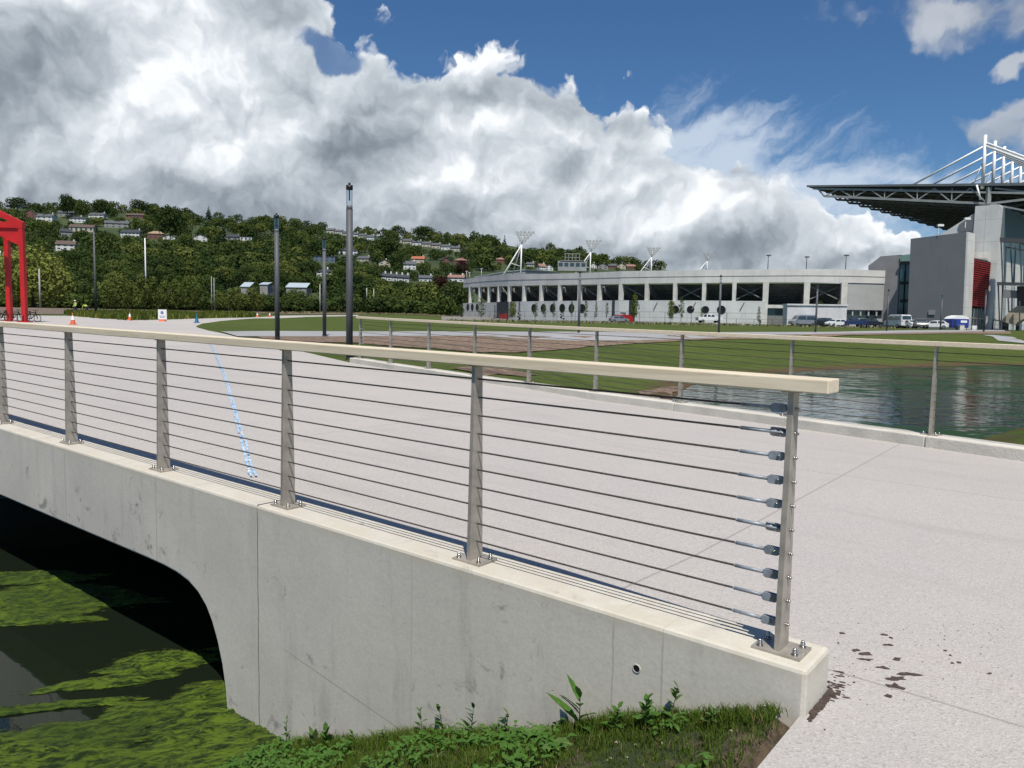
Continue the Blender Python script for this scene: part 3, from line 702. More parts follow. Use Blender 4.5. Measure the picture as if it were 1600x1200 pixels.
weed(492, 1172, .06, 4, .12, .024, 'single broad light green leaf standing by the waterside wall foot', LEAF2, .0, .02, 3.)
weed(516, 1172, .08, 7, .10, .024, 'clump of crinkled dark leaves by the wall near the water', LEAF1, .1, .2, 2.5)
weed(447, 1170, .16, 12, .05, .008, 'thin seed headed weed near the concrete wall corner', LEAF1, .2, .1, .9)
weed(403, 1150, .12, 8, .11, .013, 'leafy weed sprawling over the wall corner by the water', LEAF1, .5, .05, .5)
weed(1012, 1140, .10, 14, .07, .016, 'bushy dark green weed at the wall foot below the drain hole', LEAF1, .2, .1, .9)
weed(1045, 1130, .12, 10, .06, .017, 'small upright leafy weed in the grass by the wall foot', LEAF2, .15, .1, 1.2)
weed(872, 1176, .02, 6, .10, .035, 'flat rosette of toothed pale leaves low on the bank', LEAF2, .2, .12, .3)
weed(560, 1168, .09, 9, .06, .012, 'leggy weed rising from the dry clump near the waterside wall foot', LEAF1, .3, .1, 1.1)
weed(610, 1160, .07, 8, .07, .014, 'low weed right of the dry clump by the wall foot', LEAF2, .3, .1, .8)
weed(790, 1150, .09, 10, .07, .013, 'branching weed between the twisted weed and the broad rosette', LEAF1, .2, .12, 1.0)
weed(960, 1146, .08, 9, .07, .016, 'leafy weed just right of the tall arching one', LEAF1, .3, .1, .9)
weed(1110, 1136, .06, 8, .05, .012, 'small weed in the short grass toward the path corner', LEAF2, .3, .1, .9)
weed(345, 1186, .09, 10, .09, .015, 'leafy weed at the very edge of the algae', LEAF1, .4, .1, .7)
# ground cover: masses of small leaves
mb = MB()
for _ in range(9000):
    s = .0 + rr.random() * 3.5; m = .19 + rr.random() ** 1.1 * 2.0
    if s < .3 and rr.random() < .5: continue
    p = W(s, m); z = tz(p.x, p.y)
    if z < WL - .01 or mn.noise(Vector((p.x * 1.8, p.y * 1.8, 7))) < -.12 + .25 * (s < .9): continue
    h = .01 + .06 * rr.random() * min(1.4, .5 + s * .4); an = rr.random() * 6.28
    leafmesh(mb, (p.x, p.y, z + h), (cos(an), sin(an), .2 + rr.random() * .8), .025 + .04 * rr.random(), .006 + .009 * rr.random(), .5, .3, .1, 4)
tag(mb.build('ground_cover', [LEAF1], recalc=False), 'mat of small dark leaves covering the bank beside the water', kind='stuff')
STONE = mat('pale_pebble', (.42, .36, .30), .9, 0, .2, 20, .3, 60); mb = MB()
for k in range(34):
    if k < 10: a, b = 1130 + rr.gauss(0, 32), 1165 + rr.gauss(0, 18)
    else: a, b = 560 + rr.random() * 560, 1150 + rr.random() * 40
    p = G(a, b, tz, 1.2, 20); s, m = loc_sm(p.x, p.y)
    if s < -.1 or m < .16: continue
    r = .003 + .010 * rr.random() ** 3
    ic = [(p.x + q[0] * r * (1 + .4 * rr.random()), p.y + q[1] * r * (1 + .4 * rr.random()), p.z + .002 + q[2] * r * .7) for q in ((1, 0, 0), (0, 1, 0), (-1, 0, 0), (0, -1, 0), (.5, .5, .8), (-.5, .5, .7), (-.5, -.5, .8), (.5, -.5, .7), (0, 0, -1))]
    mb.add(ic, [(0, 1, 4), (1, 5, 4), (1, 2, 5), (2, 6, 5), (2, 3, 6), (3, 7, 6), (3, 0, 7), (0, 4, 7), (4, 5, 6, 7), (0, 8, 1), (1, 8, 2), (2, 8, 3), (3, 8, 0)])
tag(mb.build('pebbles', STONE), 'small pale stones in the bare soil by the path edge', kind='stuff')
m, N = newmat('bank_soil_and_moss'); p_ = N.n('ShaderNodeNewGeometry').outputs['Position']; o_ = N.vm('SUBTRACT', p_, tuple(P0)); s_n = N.vm('DOT_PRODUCT', o_, tuple(U2))
BANKM = m; col = N.mix(N.ramp(N.noise(p_, 14, 6, .7), .38, .64), (.16, .115, .07), (.065, .048, .03))
gm = N.ramp(N.math('ADD', N.noise(p_, 5, 6, .7), N.ramp(s_n, -.12, .25, -.13, .08)), .40, .56, 0, .92)
col = N.mix(gm, col, N.mix(N.noise(p_, 40, 3), (.05, .075, .014), (.022, .035, .008))); setc(N, 'Base Color', col); setc(N, 'Roughness', 1.)
bn = N.n('ShaderNodeBump', i={'Height': N.noise(p_, 35, 7, .75), 'Strength': 1., 'Distance': .03}); N.t.links.new(bn.outputs[0], N.b.inputs['Normal'])
bs = [W(-.124, .12), W(3.9, .12), W(4.0, .6), W(4.0, 3.4), W(-.124, 3.4)]
region('bank', bs, BANKM, lambda x, y: tz(x, y) + .025 * mn.noise((x * 9, y * 9, 0)) + (-.03 * sstep(.03, -.05, loc_sm(x, y)[0] + .07)), .0, .055)

# ------------------------------------------------------------------ lamp posts
def lamp(loc, label, H=5.15, group='dark round lamp posts with glass lanterns'):
    root = empty('lamp_post', loc, 0, label, 'lamp post', group)
    b = MB(); b.tube((0, 0, -.1), (0, 0, H * .845), .1, .098, 20); b.tube((0, 0, 0), (0, 0, .02), .15, n=20); b.build('pole', ANTH, root)
    b = MB(); b.tube((0, 0, H * .845), (0, 0, H * .85), .101, n=16); b.tube((0, 0, H * .85), (0, 0, H * .872), .092, n=16); b.build('collar', mat('dull_collar', (.13, .13, .14), .6), root)
    b = MB(); b.tube((0, 0, H * .868), (0, 0, H * .96), .088, n=20, caps=False); g_ = b.build('lantern', CLEAR, root)
    b = MB(); b.tube((0, 0, H * .90), (0, 0, H * .965), .02, n=8); b.build('lamp', ANTH, g_)
    b = MB(); b.tube((0, 0, H * .96), (0, 0, H * .985), .1, n=16); b.tube((0, 0, H * .985), (0, 0, H), .035, n=10); b.build('cap', BLACK, root)
    return root
for bx, by, tx, ty, lab in ((546, 560, 545, 290, 'tallest dark lamp post with a clear glass lantern at the end of the railing'),
                            (433.5, 528, 432, 336, 'dark lamp post with glass lantern standing on the grass edge by the deck'),
                            (507, 525, 506.5, 371, 'dark lamp post with glass lantern between the two taller lamp posts'),
                            (904, 524, 905, 424, 'slim dark lamp post before the stadium wall with round windows'),
                            (1123, 519, 1126, 430, 'slim dark lamp post near the right end of the round windows'),
                            (1274, 519, 1277, 443, 'slim dark lamp post in front of the parked white hatchback'),
                            (1385, 518, 1389, 452, 'slim dark lamp post before the gap between the stadium buildings'),
                            (1469, 517, 1472, 461, 'slim dark lamp post before the dark grey building beside the blue trailer'),
                            (1537, 517, 1541, 452, 'slim dark lamp post in front of the red louvred opening')):
    d = ray(bx, by); lo = 5.15
    D = min(120, lo / ((by - ty) / FP)); p = atY(bx, by, D); lamp((p.x, p.y, p.z), lab)
# old tall floodlight-like poles on the left
def pole(bx, by, ty, D, label, arm=False, m=ANTH, r=.11, name='light_pole', cat='light pole'):
    p = atY(bx, by, D); q = atY(bx, ty, D); H = q.z - p.z
    root = empty(name, p, 0, label, cat); b = MB(); b.tube((0, 0, -.5), (0, 0, H), r, r * .7, 10); b.build('pole', m, root)
    if arm: b = MB(); b.bar((0, 0, H), (1.1, 0, H + .1), .12, .1); b.box((1.5, 0, H + .1), (.9, .3, .14)); b.build('lamp_head', m, root)
    return root
pole(150, 490, 362, 104, 'tall thin dark pole beside the two workers in yellow', r=.16)
pole(228.5, 470, 372, 230, 'pale slender pole standing among the hillside trees', m=WHITEP, r=.22)
pole(63, 480, 420, 150, 'grey pole in front of the spreading yellow green tree', m=mat('weathered_pole', (.35, .34, .3), .8), r=.2)
for k, (a, t) in enumerate(((331, 432), (335, 434), (357, 452))):
    pole(a, 486, t, 170, ('thin grey pole, one of a close pair before the wood', 'thin grey pole touching its twin before the wood', 'short grey pole left of the pale shed roof')[k], m=mat('grey_pole', (.3, .31, .29), .8), r=.11)
for a, b, t, lab in ((500, 487, 444, 'pale pole in the scrub left of the smaller lamp post'), (573, 465, 450, 'short pole above the bright bank, left of its twin'), (584, 465, 452, 'short pole above the bright bank, right of its twin')):
    pole(a, b, t, 190, lab, m=mat('pale_pole', (.42, .44, .4), .8), r=.14)

# ------------------------------------------------------------------ red gantry
gb = G(39, 503.5, gz); D = gb.y; zt = lambda a, b: atY(a, b, D).z
root = empty('red_gantry', gb, 0, 'bright red steel gantry frame with a sloping top beam and hanging hook', 'gantry')
Hh = zt(38, 352) - gb.z; lw = .5; lx = atY(15.5, 500, D + 2.6).x - gb.x
for k, (x, y) in enumerate(((0, 0), (lx, 2.6), (-10.4, 0), (lx - 10.4, 2.6))):
    b = MB(); b.box((x, y, Hh / 2 - .15), (lw * .72, .40, Hh)); b.box((x, y, .04), (.9, .8, .08)); b.build('leg', REDP, root)
b = MB(); b.bar((.2, 0, Hh), (-10.6, 0, Hh), .44, .5); b.bar((lx + .2, 2.6, Hh), (lx - 10.6, 2.6, Hh), .44, .45); b.build('beam', REDP, root)
b = MB(); b.bar((.1, 0, Hh + .05), (-5.2, 0, Hh + 2.55), .4, .45); b.bar((-5.2, 0, Hh + 2.55), (-10.6, 0, Hh), .4, .45); b.bar((lx + .1, 2.6, Hh + .05), (lx - 5.2, 2.6, Hh + 2.5), .4, .4); b.bar((lx - 5.2, 2.6, Hh + 2.5), (lx - 10.6, 2.6, Hh), .4, .4); b.build('rafter', REDP, root)
b = MB(); b.prism([(-.2, -.06, Hh - .2), (-3.2, -.06, Hh - .2), (-2.0, -.06, Hh - .85), (-.2, -.06, Hh - 1.75)], (0, .12, 0)); b.prism([(-3.2, -.06, Hh - .2), (-7.6, -.06, Hh - .2), (-7.2, -.06, Hh - .8), (-3.4, -.06, Hh - .8)], (0, .12, 0)); b.build('gusset', REDP, root)
b = MB(); b.bar((-.1, .2, Hh - .3), (lx + .1, 2.5, Hh - .3), .3, .3); b.build('cross_tie', REDP, root)
b = MB(); b.tube((-2.0, 0, Hh - .8), (-2.0, 0, Hh - 2.2), .03, n=6); b.tube((-2.0, 0, Hh - 2.2), (-2.0, 0, Hh - 2.6), .16, .1, 8); b.tube((-2.0, 0, Hh - 2.6), (-2.25, 0, Hh - 2.8), .05, n=6); b.build('hook', WHITEP, root)
# bicycles parked at its feet
def bicycle(px, py, rz, label, dz=0):
    p = G(px, py, gz); root = empty('bicycle', p, rz, label, 'bicycle', 'bicycles parked under the red gantry')
    for x in (-.52, .52):
        b = MB()
        for k in range(16):
            a, c = 2 * pi * k / 16, 2 * pi * (k + 1) / 16; b.tube((x + cos(a) * .33, 0, .34 + sin(a) * .33), (x + cos(c) * .33, 0, .34 + sin(c) * .33), .028, n=5)
            if k % 2 == 0: b.tube((x, 0, .34), (x + cos(a) * .33, 0, .34 + sin(a) * .33), .005, n=3)
        b.build('wheel', BLACK, root)
    b = MB()
    for p0, p1 in (((-.52, 0, .34), (-.18, 0, .82)), ((-.18, 0, .9), (-.05, 0, .3)), ((-.05, 0, .3), (.36, 0, .78)), ((-.18, 0, .82), (.34, 0, .84)), ((.34, 0, .98), (.52, 0, .34)), ((-.52, 0, .34), (-.05, 0, .3))): b.tube(p0, p1, .035, n=6)
    b.build('frame', BLACK, root)
    b = MB(); b.bar((.34, -.28, 1.02), (.34, .28, 1.02), .04, .04); b.build('handlebar', BLACK, root)
    b = MB(); b.frustum((-.2, 0, .9), (.1, .08, 0), (-.22, 0, .96), (.3, .16, 0)); b.build('saddle', BLACK, root)
bicycle(3, 502.5, .5, 'dark bicycle parked at the frame edge beside the red gantry')
bicycle(23, 502, 1.1, 'dark bicycle leaning between the two red gantry legs')
bicycle(12, 501.5, .2, 'dark bicycle just behind the rear red gantry leg')
bicycle(50, 503.5, 1.2, 'lone dark bicycle just right of the red gantry leg')
# barriers
# ------------------------------------------------------------------ cones and sign
ORG = mat('orange_cone_plastic', (.62, .12, .04), .5, 0, .05); CWH = mat('white_reflective_band', (.78, .78, .76), .45, 0, .05); TEAL = mat('blue_cone_plastic', (.01, .13, .25), .5, 0, .05)
def cone(px, py, label, H=.9, D=None, m=ORG, band=CWH):
    p = atY(px, py, D) if D else G(px, py, gz)
    root = empty('traffic_cone', p, RN.random(), label, 'traffic cone', 'cones around the paved plaza')
    b = MB(); b.frustum((0, 0, .01), (.5, .5, 0), (0, 0, .06), (.46, .46, 0)); b.build('base', m, root)
    b = MB(); b.tube((0, 0, .06), (0, 0, H * .42), .2, .125, 14, caps=False); b.tube((0, 0, H * .78), (0, 0, H), .058, .025, 14); b.build('body', m, root)
    b = MB(); b.tube((0, 0, H * .42), (0, 0, H * .78), .127, .06, 14, caps=False); b.build('band', band, root)
cone(114, 507.3, 'orange and white cone standing closest to the handrail of the bridge'); cone(203, 500.5, 'orange and white cone at the tip of the rough grass'); cone(307.5, 504.5, 'blue cone with a pale top beside the rounded lawn tip', .95, None, TEAL, TEAL)
cone(402, 495.5, 'small distant orange cone on the far white path', .75); cone(421.5, 495.5, 'small distant orange cone beside the first lamp post', .75)
p = G(254, 502.3, gz); root = empty('site_sign', p, 0, 'white notice board on an orange base at the plaza edge', 'sign')
b = MB(); b.frustum((0, 0, 0), (.7, .5, 0), (0, 0, .2), (.45, .3, 0)); b.build('base', ORG, root)
b = MB(); b.box((0, 0, .72), (.88, .05, 1.0)); b.build('board', WHITEP, root)
LT = mat('blue_grey_print', (.15, .22, .38), .7)
b = MB(); b.tube((-.02, -.028, .9), (-.02, -.03, .9), .17, n=16); b.build('emblem', LT, root)
b = MB(); b.box((0, -.0285, .55), (.6, .006, .06)); b.box((0, -.0285, .42), (.5, .006, .05)); b.build('text', LT, root)

# ------------------------------------------------------------------ people (distant)
SKIN = mat('skin', (.45, .27, .19), .6); TRO = mat('dark_trousers', (.03, .035, .05), .9); HIV = mat('yellow_green_jacket', (.50, .62, .10), .7, 0, .05); ORJ = mat('orange_jacket', (.75, .17, .03), .7, 0, .05); HAIR = mat('dark_hair', (.03, .02, .015), .8)
def person(p, rz, label, jacket, pose='stand', hat=None):
    root = empty('person', p, rz, label, 'person')
    bend = pose == 'bend'
    hip = Vector((0, 0, .93)); ch = Vector((0, .42, 1.12)) if bend else Vector((0, .05, 1.38)); nk = Vector((0, .58, 1.14)) if bend else Vector((0, .05, 1.52)); hd = Vector((0, .70, 1.06)) if bend else Vector((0, .07, 1.68))
    J = [hip, ch, nk, hd]; E_ = [(0, 1), (1, 2), (2, 3)]; Rr = [.15, .17, .06, .105]
    for s in (-1, 1):
        b0 = len(J); J += [Vector((s * .1, 0, .88)), Vector((s * .13, .08 if s > 0 else -.02, .48)), Vector((s * .15, -.04 + .12 * (s > 0), .08)), Vector((s * .16, .14 + .08 * (s > 0), .04))]; E_ += [(0, b0), (b0, b0 + 1), (b0 + 1, b0 + 2), (b0 + 2, b0 + 3)]; Rr += [.1, .07, .045, .04]
        b0 = len(J); sh = ch + Vector((s * .19, 0, .03)); el = sh + (Vector((s * .05, .12, -.28)) if bend else Vector((s * .06, .03, -.29))); wr = el + (Vector((0, .1, -.25)) if bend else Vector((-s * .02, .16, -.18))); hn = wr + Vector((0, .03, -.09))
        J += [sh, el, wr, hn]; E_ += [(1, b0), (b0, b0 + 1), (b0 + 1, b0 + 2), (b0 + 2, b0 + 3)]; Rr += [.065, .05, .035, .04]
    def skin(name, idx, sc, m, parent):
        mp = {k: i for i, k in enumerate(idx)}; me = bpy.data.meshes.new(name); me.from_pydata([tuple(J[k]) for k in idx], [(mp[a], mp[b]) for a, b in E_ if a in mp and b in mp], []); me.materials.append(m)
        o = bpy.data.objects.new(name, me); COL.objects.link(o); o.parent = parent; md = o.modifiers.new('skin', 'SKIN'); sv = me.skin_vertices[0].data
        for k, i in mp.items(): r = Rr[k] * sc; sv[i].radius = (r, r)
        sv[0].use_root = True; s2 = o.modifiers.new('sub', 'SUBSURF'); s2.levels = 1; s2.render_levels = 1
        return o
    skin('body', list(range(len(J))), 1, SKIN, root); skin('trousers', [0, 4, 5, 6, 12, 13, 14], 1.13, TRO, root); skin('jacket', [0, 1, 8, 9, 10, 16, 17, 18], 1.2, jacket, root)
    if hat: b = MB(); b.dome(hd + Vector((0, 0, .03)), .12, 10, 4); b.tube(hd + Vector((0, 0, .02)), hd + Vector((0, 0, .035)), .14, n=10); b.build('helmet', hat, root)
    else: b = MB(); b.dome(hd + Vector((0, -.01, .01)), .112, 10, 4); b.build('hair', HAIR, root)
person(atY(118.5, 489.5, 108), 2.6, 'person in a yellow vest standing by the tall thin pole', HIV, 'stand', WHITEP)
person(atY(136, 489.8, 108), 1.2, 'person in a bright yellow top bending over in the rough grass', HIV, 'bend')
person(atY(1568, 517, 150), 1.5, 'person in an orange jacket near the stadium steps', ORJ, 'stand')
person(atY(1187.5, 508, 160), .4, 'person in pale clothes by the corner of the white stadium wall', mat('pale_shirt', (.6, .58, .55), .8), 'stand')

# ------------------------------------------------------------------ vehicles
def vehicle(px, py, D, rz, label, kind, m):
    D *= .90
    p = atY(px, py, D); root = empty({'van': 'parked_van', 'pickup': 'parked_pickup'}.get(kind, 'parked_car'), p, rz, label, 'van' if kind == 'van' else 'car', 'vehicles parked beside the stadium')
    P = {'hatch': (4.2, 1.75, 1.48, [(-2.1, .35), (-2.1, .95), (-1.9, 1.05), (-1.35, 1.42), (-.2, 1.48), (.55, 1.4), (1.15, 1.0), (1.95, .82), (2.1, .6), (2.1, .35)]),
         'suv': (4.6, 1.85, 1.72, [(-2.3, .4), (-2.3, 1.1), (-2.15, 1.25), (-1.95, 1.66), (-.3, 1.72), (.5, 1.66), (1.05, 1.15), (2.1, .98), (2.3, .7), (2.3, .4)]),
         'van': (5.2, 2.0, 2.25, [(-2.6, .4), (-2.6, 1.3), (-2.5, 2.15), (-2.2, 2.25), (.9, 2.25), (1.35, 2.1), (1.95, 1.3), (2.5, 1.05), (2.6, .8), (2.6, .4)]),
         'pickup': (5.2, 1.9, 1.8, [(-2.6, .5), (-2.6, 1.15), (-.9, 1.15), (-.75, 1.75), (.4, 1.8), (1.1, 1.25), (2.4, 1.08), (2.6, .9), (2.6, .5)])}[kind]
    L, w, H, pf = P; b = MB(); n = len(pf); rows = []
    for yy, ins in ((-w / 2, 0), (-w / 2 + .06, 1), (w / 2 - .06, 1), (w / 2, 0)):
        row = []
        for x, z in pf:
            t = max(0, (z - H * .58) / (H * .42)); yo = yy * (1 - .16 * t) if True else yy
            row.append(len(b.v)); b.v.append((x, yo, z - (.0 if ins else .03)))
        rows.append(row)
    for A, B in zip(rows, rows[1:]):
        for i in range(n): b.f.append([A[i], A[(i + 1) % n], B[(i + 1) % n], B[i]]); b.mi.append(0); b.sm.append(False)
    b.f.append(rows[0][:]); b.mi.append(0); b.sm.append(False); b.f.append(rows[-1][::-1]); b.mi.append(0); b.sm.append(False)
    b.build('body', m, root, bevel=.03)
    # windows stand slightly proud of the body sides, ends sloped with the screen
    gl = {'hatch': (-1.45, .75, 1.0, 1.36), 'suv': (-1.9, .7, 1.18, 1.6), 'van': (-2.1 if 'window' in label else .55, 1.45, 1.35, 2.0), 'pickup': (-.7, .75, 1.22, 1.68)}[kind]
    for s in (-1, 1):
        g = MB(); f = lambda z: s * (w / 2 * (1 - .16 * max(0, (z - H * .58) / (H * .42))) + .006)
        for a, c in ((gl[0], (gl[0] + gl[1]) / 2 - .05), ((gl[0] + gl[1]) / 2 + .05, gl[1])):
            tt = .12 * (gl[3] - gl[2]) * 3
            g.add([(a, f(gl[2]), gl[2]), (c + (tt if c == gl[1] else 0), f(gl[2]), gl[2]), (c - (tt if c == gl[1] else 0), f(gl[3]), gl[3]), (a + .1, f(gl[3]), gl[3])], [(0, 1, 2, 3)])
        g.build('window', GLASSD, root, recalc=False)
    idx = {'hatch': (5, 6, 2, 3), 'suv': (5, 6, 2, 3), 'van': (5, 6, 1, 2), 'pickup': (4, 5, 2, 3)}[kind]
    for nm, i, j in (('windscreen', idx[0], idx[1]), ('rear_window', idx[2], idx[3])):
        (xa, za), (xb, zb) = pf[i], pf[j]; nx_, nz_ = (zb - za), -(xb - xa); q = hypot(nx_, nz_) or 1; sg = 1 if nm == 'windscreen' else -1
        ox, oz = abs(nx_ / q) * .012 * sg, abs(nz_ / q) * .012; g = MB(); ww = w * .4
        pa = (xa + (xb - xa) * .12, za + (zb - za) * .12); pb = (xa + (xb - xa) * .88, za + (zb - za) * .88)
        g.add([(pa[0] + ox, -ww, pa[1] + oz), (pa[0] + ox, ww, pa[1] + oz), (pb[0] + ox, ww, pb[1] + oz), (pb[0] + ox, -ww, pb[1] + oz)], [(0, 1, 2, 3)]); g.build(nm, GLASSD, root, recalc=False)
    for x in (-L * .31, L * .31):
        for s in (-1, 1):
            g = MB(); g.tube((x, s * (w / 2 - .2), .33), (x, s * (w / 2 + .015), .33), .33, n=16); wo = g.build('wheel', RUBBER, root)
            g = MB(); g.tube((x, s * (w / 2 + .016), .33), (x, s * (w / 2 + .022), .33), .2, n=12); g.build('rim', NUT, wo)
    for s in (-1, 1):
        g = MB(); g.box((L / 2 + .004, s * w * .36, H * .45), (.03, .3, .16)); g.build('headlight', WHITEP, root)
        g = MB(); g.box((-L / 2 - .004, s * w * .42, H * .5), (.03, .14, .25)); g.build('tail_light', REDP, root)
    return root
CW, CS, CB, CK, CG = (mat('white_car_paint', (.7, .71, .72), .3), mat('silver_car_paint', (.3, .32, .34), .3, .4), mat('dark_blue_car_paint', (.02, .035, .10), .3), mat('black_car_paint', (.018, .02, .025), .3), mat('grey_car_paint', (.12, .13, .14), .3))
vehicle(1254, 509.5, 172, pi + .1, 'pale silver van with side windows parked by the low white wall', 'van', CS)
vehicle(1281, 509.8, 172, pi - .1, 'black people carrier parked beside the white hatchback', 'suv', CK)
vehicle(1306, 510.5, 165, pi + .35, 'white hatchback parked in the middle of the row', 'hatch', CW)
vehicle(1332, 511, 166, .15, 'dark blue pickup parked right of the white hatchback', 'pickup', CB)
vehicle(1361, 511.5, 167, .2, 'black estate car parked right of the blue pickup', 'suv', CK)
vehicle(1402, 512, 150, pi / 2 + .1, 'white van with rear windows seen from behind', 'van', CW)
vehicle(1416, 513, 148, pi / 2 + .2, 'white car tucked beside the white van', 'hatch', CW)
vehicle(1437, 513.5, 145, -pi / 2 - .3, 'silver grey off-road car parked by the dark grey building', 'suv', CG)
vehicle(1460, 514, 150, pi - .4, 'white car partly behind the blue trailer', 'hatch', CW)
vehicle(1424, 512, 160, pi, 'dark car behind the silver grey off-road car', 'suv', CK)
vehicle(967, 504, 190, .2, 'small pale car near the red gate by the stadium wall', 'hatch', CS)
vehicle(1108, 504.5, 176, .1, 'white pickup parked below the round windows', 'pickup', CW)
BLUEV = mat('bright_blue_body', (.02, .05, .32), .4)
p = atY(1494, 515.5, 134); root = empty('catering_trailer', p, .15, 'bright blue trailer with a rounded white roof by the building corner', 'trailer')
b = MB(); b.box((0, 0, 1.15), (3.3, 1.9, 1.5)); b.build('body', BLUEV, root, bevel=.12)
b = MB(); arc = [(-1.7 + 3.4 * k / 12, 1.9 + .62 * sin(pi * k / 12) ** .6) for k in range(13)]; b.prism([(x, -.98, z) for x, z in arc], (0, 1.96, 0)); b.build('roof', WHITEP, root)
b = MB(); b.box((.6, -.965, 1.45), (1.2, .05, .4)); b.build('serving_hatch', CWH, root)
b = MB(); b.box((-1.1, -.965, 1.1), (.6, .05, 1.2)); b.build('door', CB, root)
for x in (-.5, .5): b = MB(); b.tube((x, -.8, .33), (x, -1.0, .33), .33, n=14); b.build('wheel', RUBBER, root)
p = atY(1501.5, 517, 132); b = MB(); b.frustum((0, 0, 0), (.85, .7, 0), (0, 0, .95), (.75, .6, 0)); b.box((0, 0, .98), (.82, .68, .06)); o = b.build('concrete_block', CLIGHT, bevel=.05); o.location = p; tag(o, 'squat pale concrete block in front of the blue trailer', 'block')
p = atY(1522, 516.5, 140); b = MB(); b.box((0, 0, .5), (.9, .08, .8)); b.box((-.4, 0, .3), (.06, .3, .6)); b.box((.4, 0, .3), (.06, .3, .6)); o = b.build('small_board', WHITEP); o.location = p; tag(o, 'small white board standing before the glazed entrance', 'board')

exec_stage2 = True

def auto_uv(o):
    me = o.data; uv = me.uv_layers.new(name='uv'); vs = me.vertices
    for pl in me.polygons:
        n = pl.normal; t = Vector((-n.y, n.x, 0))
        t = t.normalized() if t.length > .15 else Vector((1, 0, 0)); up = Vector((0, 0, 1)) if abs(n.z) < .9 else Vector((0, 1, 0))
        for li in pl.loop_indices:
            p = vs[me.loops[li].vertex_index].co; uv.data[li].uv = (p.dot(t), p.dot(up))
    return o
# ------------------------------------------------------------------ stadium terrace stand (long curved facade)
PANL = m_panel('white_precast_panels', (.60, .59, .565), 10.5, 0, .06, .4); BASEW = m_panel('white_base_wall_panels', (.60, .61, .60), 4., 2.4, .04, .35)
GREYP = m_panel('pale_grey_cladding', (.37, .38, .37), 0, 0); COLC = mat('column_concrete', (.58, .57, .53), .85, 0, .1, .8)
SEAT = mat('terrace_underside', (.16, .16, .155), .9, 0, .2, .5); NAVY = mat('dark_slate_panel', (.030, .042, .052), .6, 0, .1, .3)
# photo x, distance, band top row, band bottom row, wall top row
SC = [(726, 303, 437, 449.5), (735.5, 297, 435.4, 448.8), (750.6, 289, 433, 448.3), (765, 281, 431.3, 447.8), (780.5, 272, 430, 447.3), (797, 263, 429, 447), (820, 254, 428.4, 446.2), (847, 246, 428, 445.7), (876, 238, 427.5, 445.3), (907, 231, 426.8, 444.8), (938, 224.5, 425.6, 444.3),
      (971.5, 218, 424, 443.8), (1012, 213, 423.2, 443.1), (1056, 208.5, 422.5, 442.6), (1101, 205, 422, 442.2), (1148, 202.5, 421.5, 441.8), (1197, 200, 421, 441.4), (1261, 197.5, 420.5, 441.3), (1319, 196, 421, 441.8), (1381, 195, 423, 443.3)]
stand = empty('stadium_stand', G(1000, 505, gz), 0, 'long curved white stadium stand with open bays, columns and a white base wall', 'stadium')
SF = .85; SC = [(a, D * SF, t, b) for a, D, t, b in SC]; stand.location = atY(1000, 503, 215 * SF); SO = Vector(stand.location); zs = lambda z: EYE + (z - EYE) * SF - SO.z
Pb = []
for a, D, t, b_ in SC:
    q = atY(a, b_, D); tq = atY(a, t, D); Pb.append((q - SO, tq.z - SO.z))
def nrm(i):
    a = Pb[max(0, i - 1)][0]; b = Pb[min(len(Pb) - 1, i + 1)][0]; d = (b - a); d.z = 0; d.normalize(); return Vector((d.y, -d.x, 0)), d   # outward (towards viewer)
ZB = zs(12.4); ZW = zs(7.25); GZ0 = -1.0
n = len(Pb)
def strip(i0, i1, zt, zb, off, thick, name, m, top_from=None):
    mb = MB()
    for i in range(i0, i1):
        a, b = Pb[i][0], Pb[i + 1][0]; na, nb = nrm(i)[0], nrm(i + 1)[0]; za, zc = (Pb[i][1], Pb[i + 1][1]) if zt is None else (zt, zt)
        z0a, z0b = (a.z, b.z) if zb is None else (zb, zb)
        fa, fb = a + na * off, b + nb * off; ba, bb = a + na * (off - thick), b + nb * (off - thick)
        vs = [(fa.x, fa.y, z0a), (fb.x, fb.y, z0b), (fb.x, fb.y, zc), (fa.x, fa.y, za), (ba.x, ba.y, z0a), (bb.x, bb.y, z0b), (bb.x, bb.y, zc), (ba.x, ba.y, za)]
        mb.add(vs, [(0, 1, 2, 3), (7, 6, 5, 4), (3, 2, 6, 7), (1, 0, 4, 5)] + ([(0, 3, 7, 4)] if i == i0 else []) + ([(1, 5, 6, 2)] if i == i1 - 1 else []))
    return auto_uv(mb.build(name, m, stand))
strip(0, n - 1, None, None, .5, .6, 'upper_band', PANL)
mb = MB()
for i in range(n - 1):   # shadow gap line along the middle of the band
    a, b = Pb[i][0], Pb[i + 1][0]; na, nb = nrm(i)[0], nrm(i + 1)[0]; za = a.z + (Pb[i][1] - a.z) * .5; zb = b.z + (Pb[i + 1][1] - b.z) * .5
    fa, fb = a + na * .52, b + nb * .52; mb.bar((fa.x, fa.y, za), (fb.x, fb.y, zb), .05, .12)
mb.build('band_joint', CDARK, stand)
